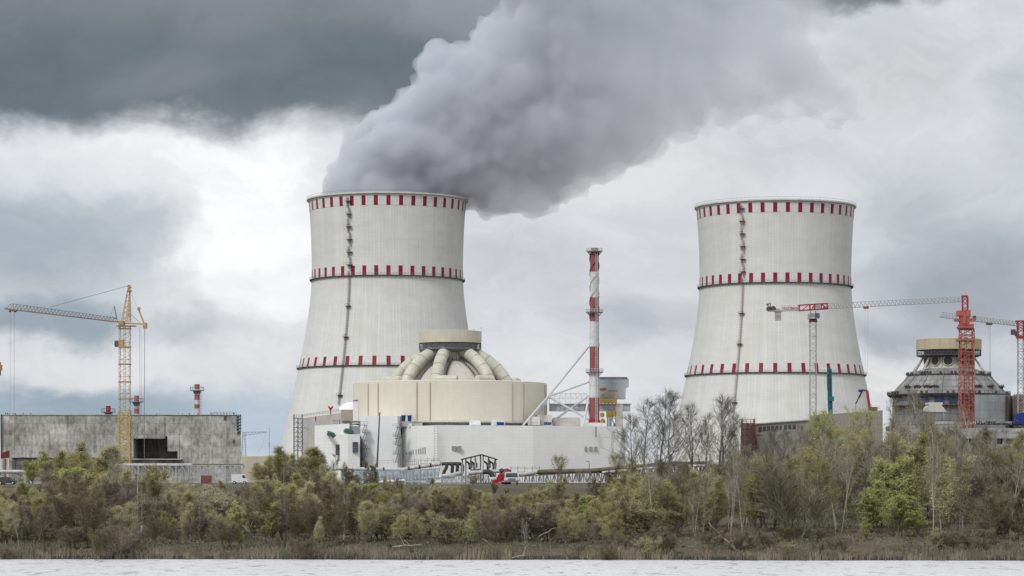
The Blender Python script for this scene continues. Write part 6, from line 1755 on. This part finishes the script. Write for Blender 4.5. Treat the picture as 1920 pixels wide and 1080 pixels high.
# ------------------------------------------------------------------ steam plume from the working tower
def steam():
    """billows laid along the wind from the tower mouth; the closed surface bounds a cloud of droplets"""
    pr = random.Random(5)
    B = []      # px, row, radius in photo pixels, depth offset in metres
    core = [(725, 372, 112, 0), (705, 345, 88, 0), (780, 340, 92, 0), (712, 305, 78, 5), (775, 290, 108, 0), (845, 300, 96, -5), (800, 240, 92, 0), (880, 240, 118, 5), (850, 180, 84, 0), (935, 270, 100, 0),
            (945, 180, 118, 0), (925, 345, 58, 5), (990, 330, 62, 0), (1010, 250, 112, 0), (960, 110, 96, 0), (1040, 150, 128, 10), (1060, 60, 120, 0), (1100, 230, 112, 0), (1080, 310, 50, 0), (1150, 120, 130, 0), (1180, 210, 98, 8),
            (1170, 20, 130, 0), (1260, 150, 108, 0), (1270, 50, 130, 5), (1280, 205, 55, 0), (1370, 120, 100, 0), (1390, 30, 110, 0), (1370, 190, 48, 0), (1460, 130, 78, 0), (1480, 50, 48, 0), (1520, 170, 62, 0), (1450, 195, 42, 0),
            (1050, -60, 130, 0), (1200, -90, 140, 0), (1350, -70, 120, 0), (1440, -40, 80, 0), (1575, 200, 40, 0)]
    for px, py, r_, dz in core: B.append((px, py, r_, dz))
    # billows on the windward and lower rims
    rim = [(640, 322, 34), (650, 285, 26), (672, 256, 26), (700, 232, 30), (730, 226, 26), (762, 196, 24), (786, 165, 26), (800, 138, 24), (835, 128, 22), (868, 108, 24), (890, 84, 28), (930, 66, 28), (968, 48, 26), (1000, 28, 26),
           (880, 372, 30), (905, 388, 22), (948, 386, 24), (985, 378, 20), (1030, 362, 26), (1085, 348, 24), (1130, 325, 24), (1180, 295, 26), (1225, 270, 22), (1270, 250, 20), (1330, 235, 22), (1400, 225, 20), (625, 345, 22), (915, 355, 36), (950, 368, 34), (1000, 362, 34), (1045, 345, 30)]
    for px, py, r_ in rim: B.append((px, py, r_, pr.uniform(-12, 12)))
    bm = bmesh.new()
    D = 1500.0; s = D / FPX
    for px, py, r_, dz in B:
        c_ = at(px, py, D); c_.y += dz
        bmesh.ops.create_icosphere(bm, subdivisions=3, radius=r_ * s, matrix=Matrix.Translation(c_))
    me = bpy.data.meshes.new('steam_plume'); bm.to_mesh(me); bm.free()
    ob = bpy.data.objects.new('steam_plume', me); col.objects.link(ob)
    rm = ob.modifiers.new('r', 'REMESH'); rm.mode = 'VOXEL'; rm.voxel_size = 2.0
    dg = bpy.context.evaluated_depsgraph_get(); dg.update()
    me2 = bpy.data.meshes.new_from_object(ob.evaluated_get(dg))
    ob.modifiers.remove(rm); ob.data = me2; bpy.data.meshes.remove(me)
    co = [0.0] * (3 * len(me2.vertices)); me2.vertices.foreach_get('co', co)
    nr = [0.0] * (3 * len(me2.vertices)); me2.vertex_normals.foreach_get('vector', nr)
    zt = ztop1
    x1, y1 = T1.location.x, T1.location.y; rin = rad1(zt) - 2.0
    for i in range(0, len(co), 3):
        p = Vector(co[i:i + 3]); n_ = Vector(nr[i:i + 3])
        h = abs(noise.noise(p / 26)) * 15 + abs(noise.noise(p / 11 + Vector((3, 1, 7)))) * 8 + abs(noise.noise(p / 5)) * 5 - 6.3
        far = sst(60, 240, p.x)
        p = p + n_ * h * (1 + .5 * far)
        # on the windward side the cloud keeps within the tower's mouth
        if p.x < x1 + 25 and p.z < zt + 10:
            dx_, dy_ = p.x - x1, p.y - y1; rr = math.hypot(dx_, dy_)
            if rr > rin: 
                f_ = 1 - sst(zt + 1, zt + 10, p.z)
                f_ = (rr + (rin - rr) * f_) / rr
                p.x = x1 + dx_ * f_; p.y = y1 + dy_ * f_
        co[i:i + 3] = p
    me2.vertices.foreach_set('co', co); me2.update()
    rm = ob.modifiers.new('r', 'REMESH'); rm.mode = 'VOXEL'; rm.voxel_size = 1.7
    dg = bpy.context.evaluated_depsgraph_get(); dg.update()
    me3 = bpy.data.meshes.new_from_object(ob.evaluated_get(dg))
    ob.modifiers.remove(rm); ob.data = me3; bpy.data.meshes.remove(me2); me2 = me3; me2.name = 'steam_plume'
    me2.polygons.foreach_set('use_smooth', [True] * len(me2.polygons)); me2.update()
    m = bpy.data.materials.new('steam'); m.use_nodes = True
    t = NT(m.node_tree); t.n.clear()
    g = t.new('ShaderNodeNewGeometry').outputs['Position']
    gx, gy, gz = t.sep(g)
    n_a = t.noise(g, 1 / 42.0, 5, .62, .5)
    ramp = t.map(t.math('MULTIPLY_ADD', gz, .30, gx), 50, 330)
    lo_ = t.math('MULTIPLY_ADD', ramp, .25, .22)
    dens = t.map(n_a, lo_, t.math('ADD', lo_, .16), 0.0, 1.0)
    dens = t.math('MULTIPLY', dens, t.map(gx, -110, 70, PL_D0, PL_D1, False))
    pv = t.new('ShaderNodeVolumePrincipled')
    pv.inputs['Color'].default_value = PL_COL
    pv.inputs['Anisotropy'].default_value = .1
    t.l.new(dens, pv.inputs['Density'])
    out = t.new('ShaderNodeOutputMaterial'); t.l.new(pv.outputs[0], out.inputs['Volume'])
    me2.materials.clear(); me2.materials.append(m)
    tag(ob, 'grey billowing steam plume drifting right from the left cooling tower', 'steam plume', kind='stuff')
    return ob
import bmesh
from mathutils import Matrix
PL_D0, PL_D1 = .14, .03
PL_COL = (.84, .857, .908, 1)
steam()
scn.cycles.volume_step_rate = .35
